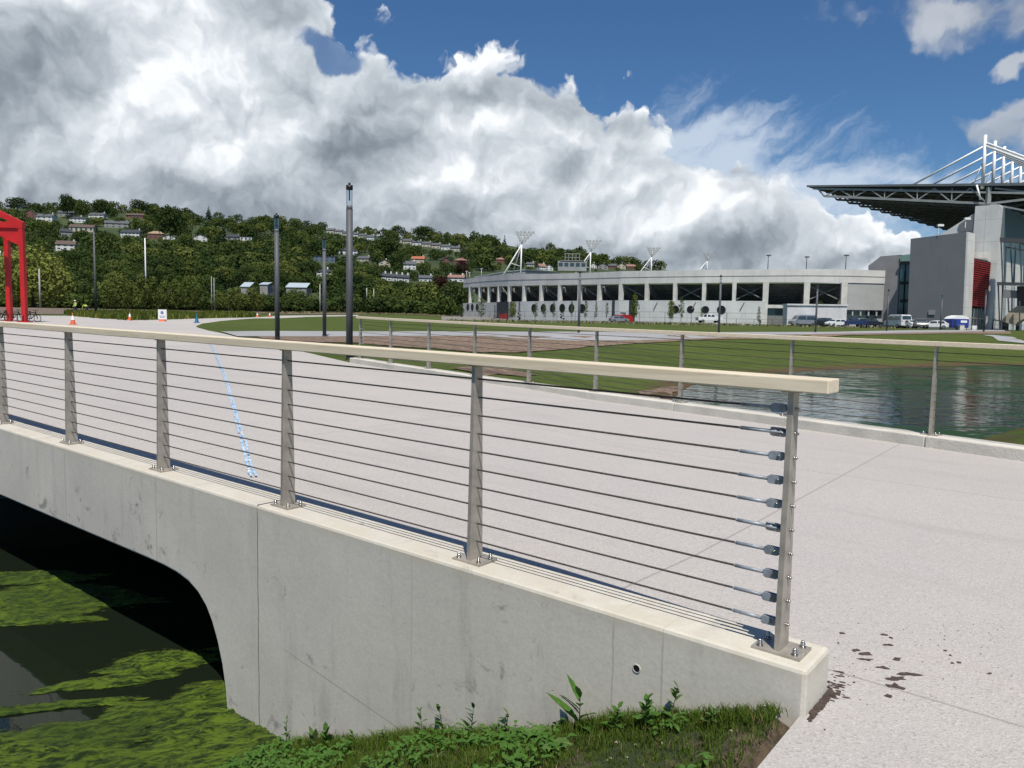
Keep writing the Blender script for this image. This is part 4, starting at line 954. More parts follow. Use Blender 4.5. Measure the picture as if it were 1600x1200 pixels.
# base wall with round windows
strip(0, 16, ZW, GZ0, .9, .5, 'base_wall', BASEW)
def on_wall(px, row, off):   # point on the base wall below photo pixel
    for i in range(len(SC) - 1):
        if SC[i][0] <= px <= SC[i + 1][0]:
            a, b = Pb[i][0] + nrm(i)[0] * off + SO, Pb[i + 1][0] + nrm(i + 1)[0] * off + SO; d = ray(px, row); h = (b - a); den = d.x * h.y - d.y * h.x
            t = (a.x * h.y - a.y * h.x) / den; p = Vector((d.x * t, d.y * t, EYE + d.z * t)); return p - SO, nrm(i)[0].lerp(nrm(i + 1)[0], .5).normalized(), nrm(i)[1]
for px, row, r in ((731, 480, 1.35), (738, 480, 1.35), (745.5, 480, 1.35), (834, 481.5, 1.35), (849, 481.5, 1.35), (863.5, 481.5, 1.35), (878.5, 481.5, 1.35), (893, 481.8, 1.35), (909.5, 481.9, 1.35), (1055.5, 483.2, 1.0), (1079, 483.6, 1.0), (1102, 484, 1.0), (1127, 484.3, 1.15)):
    p, nn, tt = on_wall(px, row, .9); b = MB()
    b.tube(p + nn * .02, p + nn * .035, r * SF, n=24); b.build('round_window', BLACK, stand)
for i, (px0, px1, nm) in enumerate(((776.5, 794.5, 'gate_recess'), (956.5, 992, 'gate_recess'))):
    a, nn, tt = on_wall(px0, 490, .9); c, _, _ = on_wall(px1, 490, .9); b = MB(); b.prism([(a.x, a.y, -.7), (c.x, c.y, -.7), (c.x, c.y, ZW + .06), (a.x, a.y, ZW + .06)], nn * .12); b.build(nm, NAVY, stand)
    a, nn, tt = on_wall(px0 + (4 if i == 0 else 4), 490, 1.05); c, _, _ = on_wall(px1 - 2, 490, 1.05); b = MB(); b.prism([(a.x, a.y, -.7), (c.x, c.y, -.7), (c.x, c.y, 1.6), (a.x, a.y, 1.6)], nn * .1); b.build('red_gate', REDP, stand)
a, nn, tt = on_wall(974, 486, 1.04); b = MB(); b.prism([a - tt * .9 + Vector((0, 0, -.3)), a + tt * .9 + Vector((0, 0, -.3)), a + tt * .9 + Vector((0, 0, .3)), a - tt * .9 + Vector((0, 0, .3))], nn * .05); b.build('sign_plate', WHITEP, stand)
for px in (1027, 1087, 1163): a, nn, tt = on_wall(px, 475, .95); b = MB(); b.bar(a + Vector((0, 0, .4)), a - tt * .8 - Vector((0, 0, 1.2)) + nn * .1, .18, .18); b.build('downpipe', CDARK, stand)
# columns with splayed head, dark gallery and stepped seating behind
for i in range(1, n - 1):
    p = Pb[i][0]; nn, d = nrm(i); w = .9 if i < 16 else 1.25
    M = Matrix((d, nn, Vector((0, 0, 1)))).transposed().to_4x4(); M.translation = Vector((p.x, p.y, 0))
    zb = ZW - .1 if i < 16 else GZ0; b = MB(); b.frustum((0, .1, zb), (w * .8, 1.1, 0), (0, .1, p.z - .03), (w, .9, 0), M=M); b.build('column', COLC, stand)
mb = MB()
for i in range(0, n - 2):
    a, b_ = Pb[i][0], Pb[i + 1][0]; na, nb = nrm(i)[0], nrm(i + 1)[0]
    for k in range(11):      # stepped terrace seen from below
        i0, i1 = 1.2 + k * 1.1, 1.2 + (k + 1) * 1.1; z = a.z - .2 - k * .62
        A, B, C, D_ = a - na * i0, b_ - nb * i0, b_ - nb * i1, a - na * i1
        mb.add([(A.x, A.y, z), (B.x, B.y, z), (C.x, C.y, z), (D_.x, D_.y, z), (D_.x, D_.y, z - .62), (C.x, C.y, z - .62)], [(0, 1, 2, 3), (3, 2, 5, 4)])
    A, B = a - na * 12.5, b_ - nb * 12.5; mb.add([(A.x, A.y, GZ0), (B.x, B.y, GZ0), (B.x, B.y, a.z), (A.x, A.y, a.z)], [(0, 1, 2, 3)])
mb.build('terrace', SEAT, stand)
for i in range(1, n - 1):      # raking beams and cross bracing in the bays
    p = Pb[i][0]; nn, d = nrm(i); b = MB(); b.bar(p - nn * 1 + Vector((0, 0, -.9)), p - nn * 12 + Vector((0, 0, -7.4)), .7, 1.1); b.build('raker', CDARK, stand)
for i in (4, 7, 9, 11, 13, 15, 17):
    if i + 1 < n:
        a, c = Pb[i][0], Pb[i + 1][0]; na = nrm(i)[0]; b = MB(); off = -na * .9
        b.bar(Vector((a.x, a.y, a.z - .4)) + off, Vector((c.x, c.y, ZW + .2)) + off, .22, .22)
        if i >= 13: b.bar(Vector((c.x, c.y, a.z - .4)) + off - na * .3, Vector((a.x, a.y, ZW + .2)) + off - na * .3, .22, .22)
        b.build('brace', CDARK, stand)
# right-hand bays: concourse beam, glazing, plinth and the solid end panel
strip(16, 18, zs(6.35), zs(5.5), .45, 1.2, 'concourse_beam', COLC); strip(16, 18, zs(5.45), zs(3.6), -.3, .3, 'concourse_glazing', GLASSB); strip(16, 18, zs(3.55), GZ0, .1, .6, 'plinth_wall', CDARK)
strip(18, 19, ZB - .15, zs(5.35), .35, .5, 'end_panel', GREYP); strip(18, 19, zs(5.3), zs(3.3), -.2, .3, 'window_strip', GLASSD); strip(18, 19, zs(3.25), GZ0, .1, .5, 'plinth_wall', GREYP)
a, nn, tt = on_wall(1347, 484, .2); b = MB(); b.prism([a - tt * .9, a + tt * .9, a + tt * .9 + Vector((0, 0, .6)), a - tt * .9 + Vector((0, 0, .6))], nn * .06); b.build('sign_plate', WHITEP, stand)
for k in range(4):
    a, nn, tt = on_wall(1332 + k * 12.5, 485, .0); b = MB(); b.box((a.x, a.y, 3.4), (.3, .3, 2.4)); b.build('mullion', GREYP, stand)
# far rim of the bowl and the commentary gantry on it
RIM = mat('far_rim_cladding', (.30, .32, .32), .7, 0, .1, .2)
b = MB(); q = [atY(*v) for v in ((741, 432, 330), (789, 424, 350), (821, 420.5, 345), (845, 422, 330), (876, 426, 300))]
rim = empty('far_stand_roof', q[0], 0, 'thin grey roof edge of the far stand rising over the curved facade', 'stand roof')
b2 = MB(); R0 = q[0]
for a, c in zip(q, q[1:]):
    a_, c_ = a - R0, c - R0; b2.prism([a_, c_, c_ + Vector((2, 9, -1.3)), a_ + Vector((2, 9, -1.3))], (0, 0, -.5))
    b2.prism([a_ + Vector((0, .3, -.5)), c_ + Vector((0, .3, -.5)), c_ + Vector((0, .3, -2.6)), a_ + Vector((0, .3, -2.6))], (0, .4, 0))
b2.build('roof_edge', RIM, rim)
gq = atY(872, 421, 290); gan = empty('commentary_gantry', gq, 0, 'grey boxy commentary gantry with a railed top behind the stand', 'gantry')
b = MB(); b.box((5.1, 0, 1.2), (10.6, 5, 3.6)); b.build('cabin', RIM, gan)
for k in range(5): b = MB(); b.box((.8 + k * 2.1, -2.53, 1.7), (1.5, .06, 1.3)); b.build('window', GLASSD, gan)
b = MB(); b.box((5, 0, 3.15), (9, 5.4, .3)); b.build('roof', CDARK, gan)
for k in range(5): b = MB(); b.bar((2.4 + k * 1.35, -1.5, 3.3), (2.4 + k * 1.35, -1.5, 5.8), .18, .18); b.build('frame_post', RIM, gan)
for z in (4.4, 5.8): b = MB(); b.bar((2.2, -1.5, z), (8.0, -1.5, z), .18, .18); b.build('rail', RIM, gan)
# floodlight masts
LAMPM = mat('grey_lamp_bank', (.42, .43, .42), .5, .2, .1, 2)
def flood(bx, by, kx, ky, tx, ty, D, label, s=1., simple=False):
    base = atY(bx, by, D); k = atY(kx, ky, D) - base; t = atY(tx, ty, D) - base; root = empty('floodlight_mast', base, 0, label, 'floodlight', 'leaning floodlight masts over the stadium')
    w = k.x; b = MB()
    b.tube((k.x - .3, 0, -6), k, .42 * s, .3 * s, 8); b.build('mast', WHITEP, root)
    if not simple:
        for dx, dy in ((-.25, -2), (-9.5 * s, -2), (-9 * s, 3), (-5 * s, 4)):
            b = MB(); b.tube((k.x + dx, dy, -4), k, .30 * s, .22 * s, 7); b.build('strut', WHITEP, root)
        b = MB(); q1 = Vector((k.x - 9.5 * s, -2, -4)).lerp(k, .52); q2 = Vector((k.x - .3, 0, -6)).lerp(k, .50); b.tube(q1, q2, .16 * s, n=6); b.build('cross_tie', WHITEP, root)
    b = MB(); b.tube(k, (k.x + .5, 0, (k.z + t.z) / 2 + 1), .25 * s, n=6)
    b.build('neck', LAMPM, root)
    rows = 4; hz = t.z - k.z
    for r in range(rows):
        z = k.z + hz * (.28 + .72 * r / (rows - 1)); hw = 1.2 * s + 2.7 * s * r / (rows - 1); cx = k.x + .4 * s + .95 * s * r / (rows - 1)
        b = MB(); b.bar((cx - hw, 0, z), (cx + hw, 0, z), .32, .3); b.build('lamp_bar', LAMPM, root)
        for q in range(3 + (r > 0) + (r > 1)):
            m_ = 2 + (r > 0) + (r > 1); x = cx - hw * .9 + hw * 1.8 * q / m_; b = MB(); b.box((x, .2, z + .35 * s), (.95 * s, .6, .8 * s)); b.build('floodlamp', LAMPM, root)
    b = MB(); b.bar((k.x, 0, k.z), (k.x - 1.6 * s, 0, t.z), .3, .3); b.bar((k.x + .2, 0, k.z), (k.x + 4.3 * s, 0, t.z), .3, .3); b.bar((k.x + .2, 0, k.z), (k.x + 1.3 * s, 0, t.z), .25, .25); b.build('lamp_frame', LAMPM, root)
flood(782, 428, 815, 382, 815, 364, 330, 'largest leaning white floodlight mast left of the commentary gantry')
flood(912, 424, 923, 394, 925, 377.5, 370, 'leaning floodlight mast directly beside the commentary gantry', .95)
flood(1003, 423, 1018, 402, 1019, 388.5, 390, 'third floodlight mast, over the middle of the curved facade', .85)
flood(1097, 421, 1105, 408, 1106, 397.5, 420, 'smallest floodlight mast at the edge of the wooded hill', .75)
for a, t, D in ((1199.5, 399, 230), (1259.5, 401.5, 230), (1321, 399, 230)):
    p = atY(a, 425, D); q = atY(a, t, D); root = empty('roof_light', p, 0, ('slim twin headed light above the stand roof, nearest the hill', 'middle slim light above the stand roof', 'slim light above the stand roof nearest the grey building')[(a > 1230) + (a > 1300)], 'roof light')
    b = MB(); b.tube((0, 0, 0), (0, 0, q.z - p.z), .12, n=6); b.build('pole', ANTH, root); b = MB(); b.box((.1, 0, q.z - p.z), (1.3, .4, .35)); b.build('lamp_head', ANTH, root)
for a, t in ((729, 424), (752, 420), (733.5, 426)):
    p = atY(a, 440, 315); q = atY(a, t, 315); root = empty('roof_light', p, 0, 'short light pole above the %s end of the curved stand' % {729: 'outermost', 752: 'inner', 733.5: 'very'}[a], 'roof light')
    b = MB(); b.tube((0, 0, 0), (0, 0, q.z - p.z), .13, n=6); b.build('pole', LAMPM, root); b = MB(); b.box((0, 0, q.z - p.z), (.9, .4, .4)); b.build('lamp_head', LAMPM, root)
# mesh fences by the stand
FEN = mat('grey_fence_wire', (.10, .11, .12), .6, .3)
def fence(pts, H, label, step, name='mesh_fence'):
    W_ = [atY(a, b, D) for a, b, D in pts]; root = empty(name, W_[0], 0, label, 'fence'); o = W_[0]
    for a, c in zip(W_, W_[1:]):
        L = (c - a).length; k = max(1, int(L / step))
        for i in range(k): p = a + (c - a) * i / k - o; b = MB(); b.bar(p, p + Vector((0, 0, H)), .09, .09); b.build('post', FEN, root)
        b = MB()
        for h in (.1, .5, 1): b.bar(a - o + Vector((0, 0, H * h)), c - o + Vector((0, 0, H * h)), .03, .04)
        for i in range(k * 5): p = a + (c - a) * i / (k * 5) - o; b.bar(p, p + Vector((0, 0, H)), .012, .012)
        b.build('mesh_panel', FEN, root)
    return root
fence([(733, 499, 236), (790, 500.5, 212), (870, 502, 190), (960, 503.2, 176), (1080, 505.2, 168), (1192, 508, 164)], 2.4, 'dark wire mesh fence along the base of the white stadium wall', 5)
fence([(1150, 508.3, 157), (1235, 509.6, 153)], 1.3, 'low grey railing in front of the stand concourse', 3, 'low_fence')
fence([(1510, 516, 138), (1600, 518, 132), (1660, 519.5, 128)], 2.1, 'wire fence in front of the entrance steps of the main stand', 3)
p = atY(1229, 507, 157); q = atY(1322, 507, 155); b = MB(); d = q - p; b.prism([(0, 0, -.5), (d.x, d.y, -.5), (d.x, d.y, 3.9), (0, 0, 3.9)], (0, 2.5, 0)); b.prism([(-.15, -.2, 3.9), (d.x + .15, d.y - .2, 3.9), (d.x + .15, d.y - .2, 4.2), (-.15, -.2, 4.2)], (0, 3, 0)); o = auto_uv(b.build('site_cabin', m_panel('white_cabin_wall', (.6, .6, .6), 2.5, 0)))
o.location = p; tag(o, 'long low white cabin behind the parked vans at the stand', 'cabin')

# ------------------------------------------------------------------ main stand at the right
A = Vector((.72, .694, 0)); B = Vector((-.694, .72, 0)); OM = atY(1530, 516, 150); OM.z = gz(OM.x, OM.y)
main = empty('main_stand', OM, 0, 'tall grey main stand with a huge cantilevered truss roof, white masts and red louvres', 'stadium')
def pl(px, py, a):   # pixel -> point on vertical plane parallel to B at distance a along A (relative to OM)
    o = OM + A * a; d = ray(px, py); nA = A; t = (o.dot(nA)) / d.dot(nA) if False else ((o.x * A.x + o.y * A.y) / (d.x * A.x + d.y * A.y)); return Vector((d.x * t, d.y * t, EYE + d.z * t)) - OM
def plB(px, py, b_):  # pixel -> point on vertical plane parallel to A at distance b along B
    o = OM + B * b_; d = ray(px, py); t = (o.x * B.x + o.y * B.y) / (d.x * B.x + d.y * B.y); return Vector((d.x * t, d.y * t, EYE + d.z * t)) - OM
DG = m_panel('dark_grey_render', (.145, .155, .165), 0, 0, .03, .3, .04); MG = m_panel('mid_grey_render', (.26, .255, .26), 0, 0); LG = m_panel('light_precast_panels', (.62, .62, .60), 8, 4.2, .05, .5); BG = m_panel('blue_grey_cladding', (.14, .17, .19), 6, 5, .05, .5)
def block(px_pts, a, depth, name, m, parent=main):
    mb = MB(); P = [pl(x, y, a) for x, y in px_pts]; mb.prism(P, A * depth); return auto_uv(mb.build(name, m, parent))
low = lambda x: (x, 519)
main_blk = block([(1423, 373), (1510, 362.5), (1503, 521), (1417, 521)], -6.1, 4.4, 'stair_block', DG); block([(1426, 377), (1503, 369), (1496, 521), (1420, 521)], -1.6, 25, 'rear_block', DG)
block([(1357, 415), (1376, 400.5), (1407, 398), (1400, 521), (1352, 521)], 3.0, 24, 'side_block', MG)
block([(1407.5, 409), (1422, 408.5), (1416.5, 521), (1401, 521)], 2.6, 4, 'link_glazing', GLASSB)
for r in (409, 440, 468): block([(1406, r), (1423, r - .4), (1423, r + 4), (1406, r + 4.4)], 2.3, .25, 'glazing_rail', BLACK)
block([(1413.6, 409), (1414.8, 409), (1410, 519), (1408.8, 519)], 2.3, .25, 'mullion', BLACK)
block([(1407, 399), (1422, 397), (1422, 408), (1407, 408.3)], 2.7, .1, 'glass_balustrade', m_glass('green_glass', (.12, .2, .17), .15))
# light side return of the stair block
e0 = pl(1510, 362.5, -6.1); mb = MB(); zt_ = e0.z; w1 = 3.4
e1 = pl(1503, 521, -6.1); mb.prism([e0 - B * .02, e0 - B * .02 + A * 4.3, e1 - B * .02 + A * 4.3, e1 - B * .02], -B * .3); auto_uv(mb.build('side_panel', LG, main))
# tower
tw = block([(1524, 322), (1561, 319.5), (1566, 324), (1548, 521), (1509, 521)], -.9, 33, 'tower', LG)
block([(1513.5, 521), (1521, 404), (1547.5, 409.5), (1538, 521)], -1.2, .25, 'louvre_gap_shade', BLACK)  # black backing sheet, its colour stands in for shade between the louvre blades
LV = mat('red_louvre_metal', (.30, .022, .025), .5, .1, .1, 1); mb = MB()
for k in range(22):
    t = k / 22; t2 = (k + .5) / 22; f = lambda s: (1520.5 - 4.6 * s, 405 + 73.5 * s); g = lambda s: (1547.2 - 6 * s, 411 + 70 * s)
    P = [pl(*f(t), -1.8), pl(*g(t), -1.8), pl(*g(t2), -1.8), pl(*f(t2), -1.8)]; mb.prism(P, A * .35)
for x0, x1 in ((1520.5, 1515.9), (1529.5, 1524.5), (1538.5, 1533), (1547.2, 1541.2)): y0 = 405 + 6 * (x0 - 1520.5) / 26.7; P = [pl(x0, y0, -1.4), pl(x0 + 1, y0, -1.4), pl(x1 + 1, 479, -1.4), pl(x1, 479, -1.4)]; mb.prism(P, A * .1)
mb.build('louvre', LV, main)
block([(1516, 482), (1541, 484), (1537, 519), (1513.5, 519)], -1.5, .2, 'entrance_glazing', GLASSB)
for k in range(5): x = 1516 + k * 5.7; block([(x, 482), (x + .9, 482), (x - 1.6, 519), (x - 2.5, 519)], -1.65, .1, 'mullion', MG)
block([(1514.7, 496), (1539.5, 497.5), (1539.3, 499), (1514.5, 497.5)], -1.7, .1, 'transom', MG)
mb = MB()
for k in range(14): x = 1522 + k * 1.9; P = [pl(x, 394, -1.3), pl(x + .5, 394, -1.3), pl(x + .4, 403 + k * .3, -1.3), pl(x - .1, 403 + k * .3, -1.3)]; mb.prism(P, A * .1)
mb.build('roof_rail', WHITEP, main)
# raking side of the seating bowl
block([(1440, 374), (1470, 366), (1523, 333), (1523, 366), (1510, 372)], -.5, 6, 'raking_wall', LG)
block([(1498, 351), (1523, 334), (1523.5, 360), (1512, 361), (1500, 362)], -.75, .2, 'raking_panel', DG)
# right part behind the tower
r0_, r1_ = pl(1566, 324, -.9), pl(1548, 521, -.9); f_ = (r0_.z - pl(1561, 371, -.9).z) / (r0_.z - r1_.z); rm_ = r0_.lerp(r1_, f_)
mb = MB(); mb.prism([r0_ + A * .5, rm_ + A * .5, rm_ + A * 29.8, r0_ + A * 29.8 - Vector((0, 0, .5))], -B * .25); auto_uv(mb.build('rear_wall', BG, main))
# walkway canopies, posts, dark upper walkway and stair
W2 = ANTH
block([(1562, 371), (1625, 374), (1625, 381), (1562, 378)], -5, 1.2, 'canopy', W2); block([(1557.5, 440.5), (1625, 442), (1625, 446.5), (1557.5, 445.5)], -6, 1., 'canopy', W2)
for x0, y0, x1, y1 in ((1563, 376, 1565.5, 441), (1571, 385, 1568, 441), (1578, 380, 1580.5, 441), (1586, 385, 1583, 441), (1592.5, 382, 1595, 441), (1601, 386, 1598, 441)): block([(x0, y0), (x0 + 1.3, y0), (x1 + 1.3, y1), (x1, y1)], -4.6 if x0 % 2 else -3.2, .35, 'canopy_post', W2)
for x0, y0, x1, y1 in ((1558.5, 445, 1561, 518), (1565.5, 445, 1563, 518), (1574, 465, 1575, 488), (1580, 465, 1579.5, 485), (1592, 470, 1592, 518)): block([(x0, y0), (x0 + 1.6, y0), (x1 + 1.6, y1), (x1, y1)], -5.6, .35, 'canopy_post', W2)
block([(1571, 384.5), (1625, 395), (1625, 397.5), (1571, 387)], -3, .3, 'tie_beam', W2)
block([(1566, 452), (1589, 454), (1589, 466), (1566, 465)], -3.5, 1.5, 'walkway_wall', MG); block([(1589, 447), (1625, 447), (1625, 480), (1589, 478)], -3.6, 3, 'dark_opening', BLACK)
block([(1564, 502), (1578, 486), (1589, 478), (1625, 478), (1625, 487), (1590, 503), (1586, 508)], -4.5, 3.0, 'stair_flight', mat('buff_stair_concrete', (.50, .43, .32), .9, 0, .15, .5))
block([(1551, 499), (1576, 502), (1575, 520), (1549, 520)], -2.1, .3, 'side_entrance', GLASSD); block([(1553, 501), (1562, 502), (1561, 519), (1552, 519)], -2.4, .2, 'notice_board', LG)
for x in (1587, 1603, 1619): block([(x, 508), (x + 6, 508), (x + 5.5, 521), (x - .5, 521)], -3.8, .3, 'dark_opening', BLACK)
# roof
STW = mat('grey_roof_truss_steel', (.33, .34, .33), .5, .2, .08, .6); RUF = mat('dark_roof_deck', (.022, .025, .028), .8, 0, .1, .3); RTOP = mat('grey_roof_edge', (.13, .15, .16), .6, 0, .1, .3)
tip = pl(1264, 290.5, 0); bT = tip.dot(B); ztip = tip.z; zt0 = pl(1530, 288.5, 0).z; zb0 = pl(1525, 320, 0).z; slope = (ztip - zt0) / bT
ztop_ = lambda b_: zt0 + slope * b_
BAY = 6.55; NT_ = 16; bR = -8.2
roof = mb = MB()
mb.prism([B * bT + Vector((0, 0, ztip)), B * bR + Vector((0, 0, ztop_(bR) - .4)), B * bR + Vector((0, 0, ztop_(bR) - 1.0)), B * bT + Vector((0, 0, ztip - .35))], A * (BAY * (NT_ - 1) + 2)); mb.build('roof_deck', RUF, main)
mb = MB(); mb.prism([B * (bT + .3) - A * .5 + Vector((0, 0, ztip + .12)), B * bR - A * .5 + Vector((0, 0, ztop_(bR) + .02)), B * bR - A * .5 + Vector((0, 0, ztop_(bR) - .5)), B * (bT + .3) - A * .5 + Vector((0, 0, ztip - .25))], A * .45); mb.build('roof_fascia', RTOP, main)
b1 = pl(1288, 306.5, 0).dot(B); zb_tip = pl(1288, 306.5, 0).z
lowz = lambda b_: zb0 + (zb_tip - zb0) * b_ / b1
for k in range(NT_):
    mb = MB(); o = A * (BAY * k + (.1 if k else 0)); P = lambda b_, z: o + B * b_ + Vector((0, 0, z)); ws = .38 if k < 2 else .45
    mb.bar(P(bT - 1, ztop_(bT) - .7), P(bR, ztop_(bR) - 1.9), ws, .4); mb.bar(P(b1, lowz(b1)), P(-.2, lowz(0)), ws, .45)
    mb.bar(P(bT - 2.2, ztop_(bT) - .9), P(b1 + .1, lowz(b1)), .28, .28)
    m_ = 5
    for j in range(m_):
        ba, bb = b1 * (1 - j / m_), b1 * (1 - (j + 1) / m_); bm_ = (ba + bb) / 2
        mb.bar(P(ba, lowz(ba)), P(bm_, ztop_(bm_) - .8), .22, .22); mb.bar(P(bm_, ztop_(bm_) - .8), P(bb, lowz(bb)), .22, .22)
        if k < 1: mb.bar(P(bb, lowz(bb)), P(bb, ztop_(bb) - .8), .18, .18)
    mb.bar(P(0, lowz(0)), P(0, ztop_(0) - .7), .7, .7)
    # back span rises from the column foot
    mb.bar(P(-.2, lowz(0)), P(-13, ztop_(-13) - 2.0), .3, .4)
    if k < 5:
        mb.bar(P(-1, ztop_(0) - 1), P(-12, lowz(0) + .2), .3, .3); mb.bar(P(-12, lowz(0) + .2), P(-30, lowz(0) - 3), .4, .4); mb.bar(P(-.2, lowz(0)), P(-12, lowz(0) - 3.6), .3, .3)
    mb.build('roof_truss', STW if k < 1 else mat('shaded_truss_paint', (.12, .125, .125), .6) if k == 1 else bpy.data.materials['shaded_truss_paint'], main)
mb = MB()
for j in range(7): b_ = b1 * j / 7 + 1; z = lowz(b_) + .2; mb.bar(B * b_ + Vector((0, 0, z)), B * b_ + A * BAY * (NT_ - 1) + Vector((0, 0, z)), .2, .25)
mb.build('purlin', RTOP, main)
MW = mat('white_mast_paint', (.82, .82, .80), .45, 0, .03, .5)
zm = pl(1540, 211, 0).z; base_b = pl(1535.5, 288, 0).dot(B); zat = pl(1540, 229, 0).z; bf = pl(1427, 289, 0).dot(B)
for k in range(9):
    o = A * (BAY * k); P = lambda b_, z: o + B * b_ + Vector((0, 0, z)); t_b = pl(1540, 211, 0).dot(B)
    mb = MB(); mb.tube(P(base_b, ztop_(base_b) - 1), P(t_b, zm), .33, .28, 12); mb.build('mast', MW, main)
    mb = MB(); mb.tube(P(t_b + .3, zat), P(bf, ztop_(bf)), .2, n=8); mb.build('fore_stay', MW, main)
    mb = MB(); mb.tube(P(t_b - .3, zat), P(t_b - 16, ztop_(t_b - 16)), .26, n=8); mb.tube(P(t_b - .3, zat + .6), P(t_b - 17.5, ztop_(t_b - 17.5)), .22, n=8); mb.build('back_stay', MW, main)
    mb = MB(); mb.tube(P(t_b + .2, zat - 3), P(base_b + 1.6, ztop_(base_b)), .07, n=6); mb.build('tie_rod', MW, main)
mb = MB(); mb.tube(pl(1526, 289, -.6), pl(1532, 312, -.6), .18, n=6); mb.build('tie_rod', MW, main)
for x, y in ((1508, 356), (1466, 366)):
    mb = MB(); c = pl(x, y, -6.3); mb.bar(c, c + Vector((0, 0, 1.6)), .12, .12); mb.box((c.x + .3, c.y, c.z + 1.7), (1.1, .5, .4)); mb.build('camera_bracket', WHITEP, main)
# small sign and lamp details on the dark wall
mb = MB(); P = [pl(1451, 484, -6.2), pl(1462, 484.5, -6.2), pl(1461, 492, -6.2), pl(1450.5, 491.5, -6.2)]; mb.prism(P, -A * .08); mb.build('wall_sign', MG, main)

exec_stage3 = True

# ------------------------------------------------------------------ hillside
SKY = [(-500, 318), (0, 316), (60, 312), (110, 311), (180, 317), (240, 320), (300, 325), (345, 334), (420, 335), (520, 347), (600, 358), (700, 362), (760, 367), (830, 380), (900, 387), (1000, 406), (1060, 415), (1110, 421), (1200, 425), (1500, 440), (2400, 470)]
def lerpt(T, x):
    if x <= T[0][0]: return T[0][1]
    for (a, b), (c, d) in zip(T, T[1:]):
        if x <= c: return b + (d - b) * (x - a) / (c - a)
    return T[-1][1]
Y0, Y1 = 335., 950.
def hill(x, y):
    g = gz(x, y) if y < 345 else gz(x, 345.)
    px = 800 + 1202 * x / max(y, 1); row = lerpt(SKY, px) + 13; zr = EYE + (HOR + .018 * (px - 800) - row) / FP * Y1
    if y < Y0: return g
    t = (y - Y0) / (Y1 - Y0); z = g + (zr - g) * (t ** 1.08 if t < 1 else 1 - .1 * min(1, t - 1)) + 3.2 * mn.noise((x * .006, y * .008, 0)) * min(1, t * 3)
    return z
mb = MB(); X_ = [-1000 + 22 * i for i in range(110)]; Y_ = [300 + 16 * j for j in range(50)]
for y in Y_:
    for x in X_: mb.v.append((x, y, hill(x, y) + (.0 if y > 320 else -.3)))
for j in range(len(Y_) - 1):
    for i in range(len(X_) - 1): k = j * len(X_) + i; mb.f.append([k, k + 1, k + 1 + len(X_), k + len(X_)]); mb.mi.append(0); mb.sm.append(True)
HILLM = mat('hillside_grass', (.040, .062, .014), .95, 0, .2, .02, 0, c2=(.020, .033, .009), coord='Object')
tag(mb.build('hillside', HILLM, recalc=False), kind='structure')
HL = lambda px, row: G(px, row, hill, lo=336, hi=948)

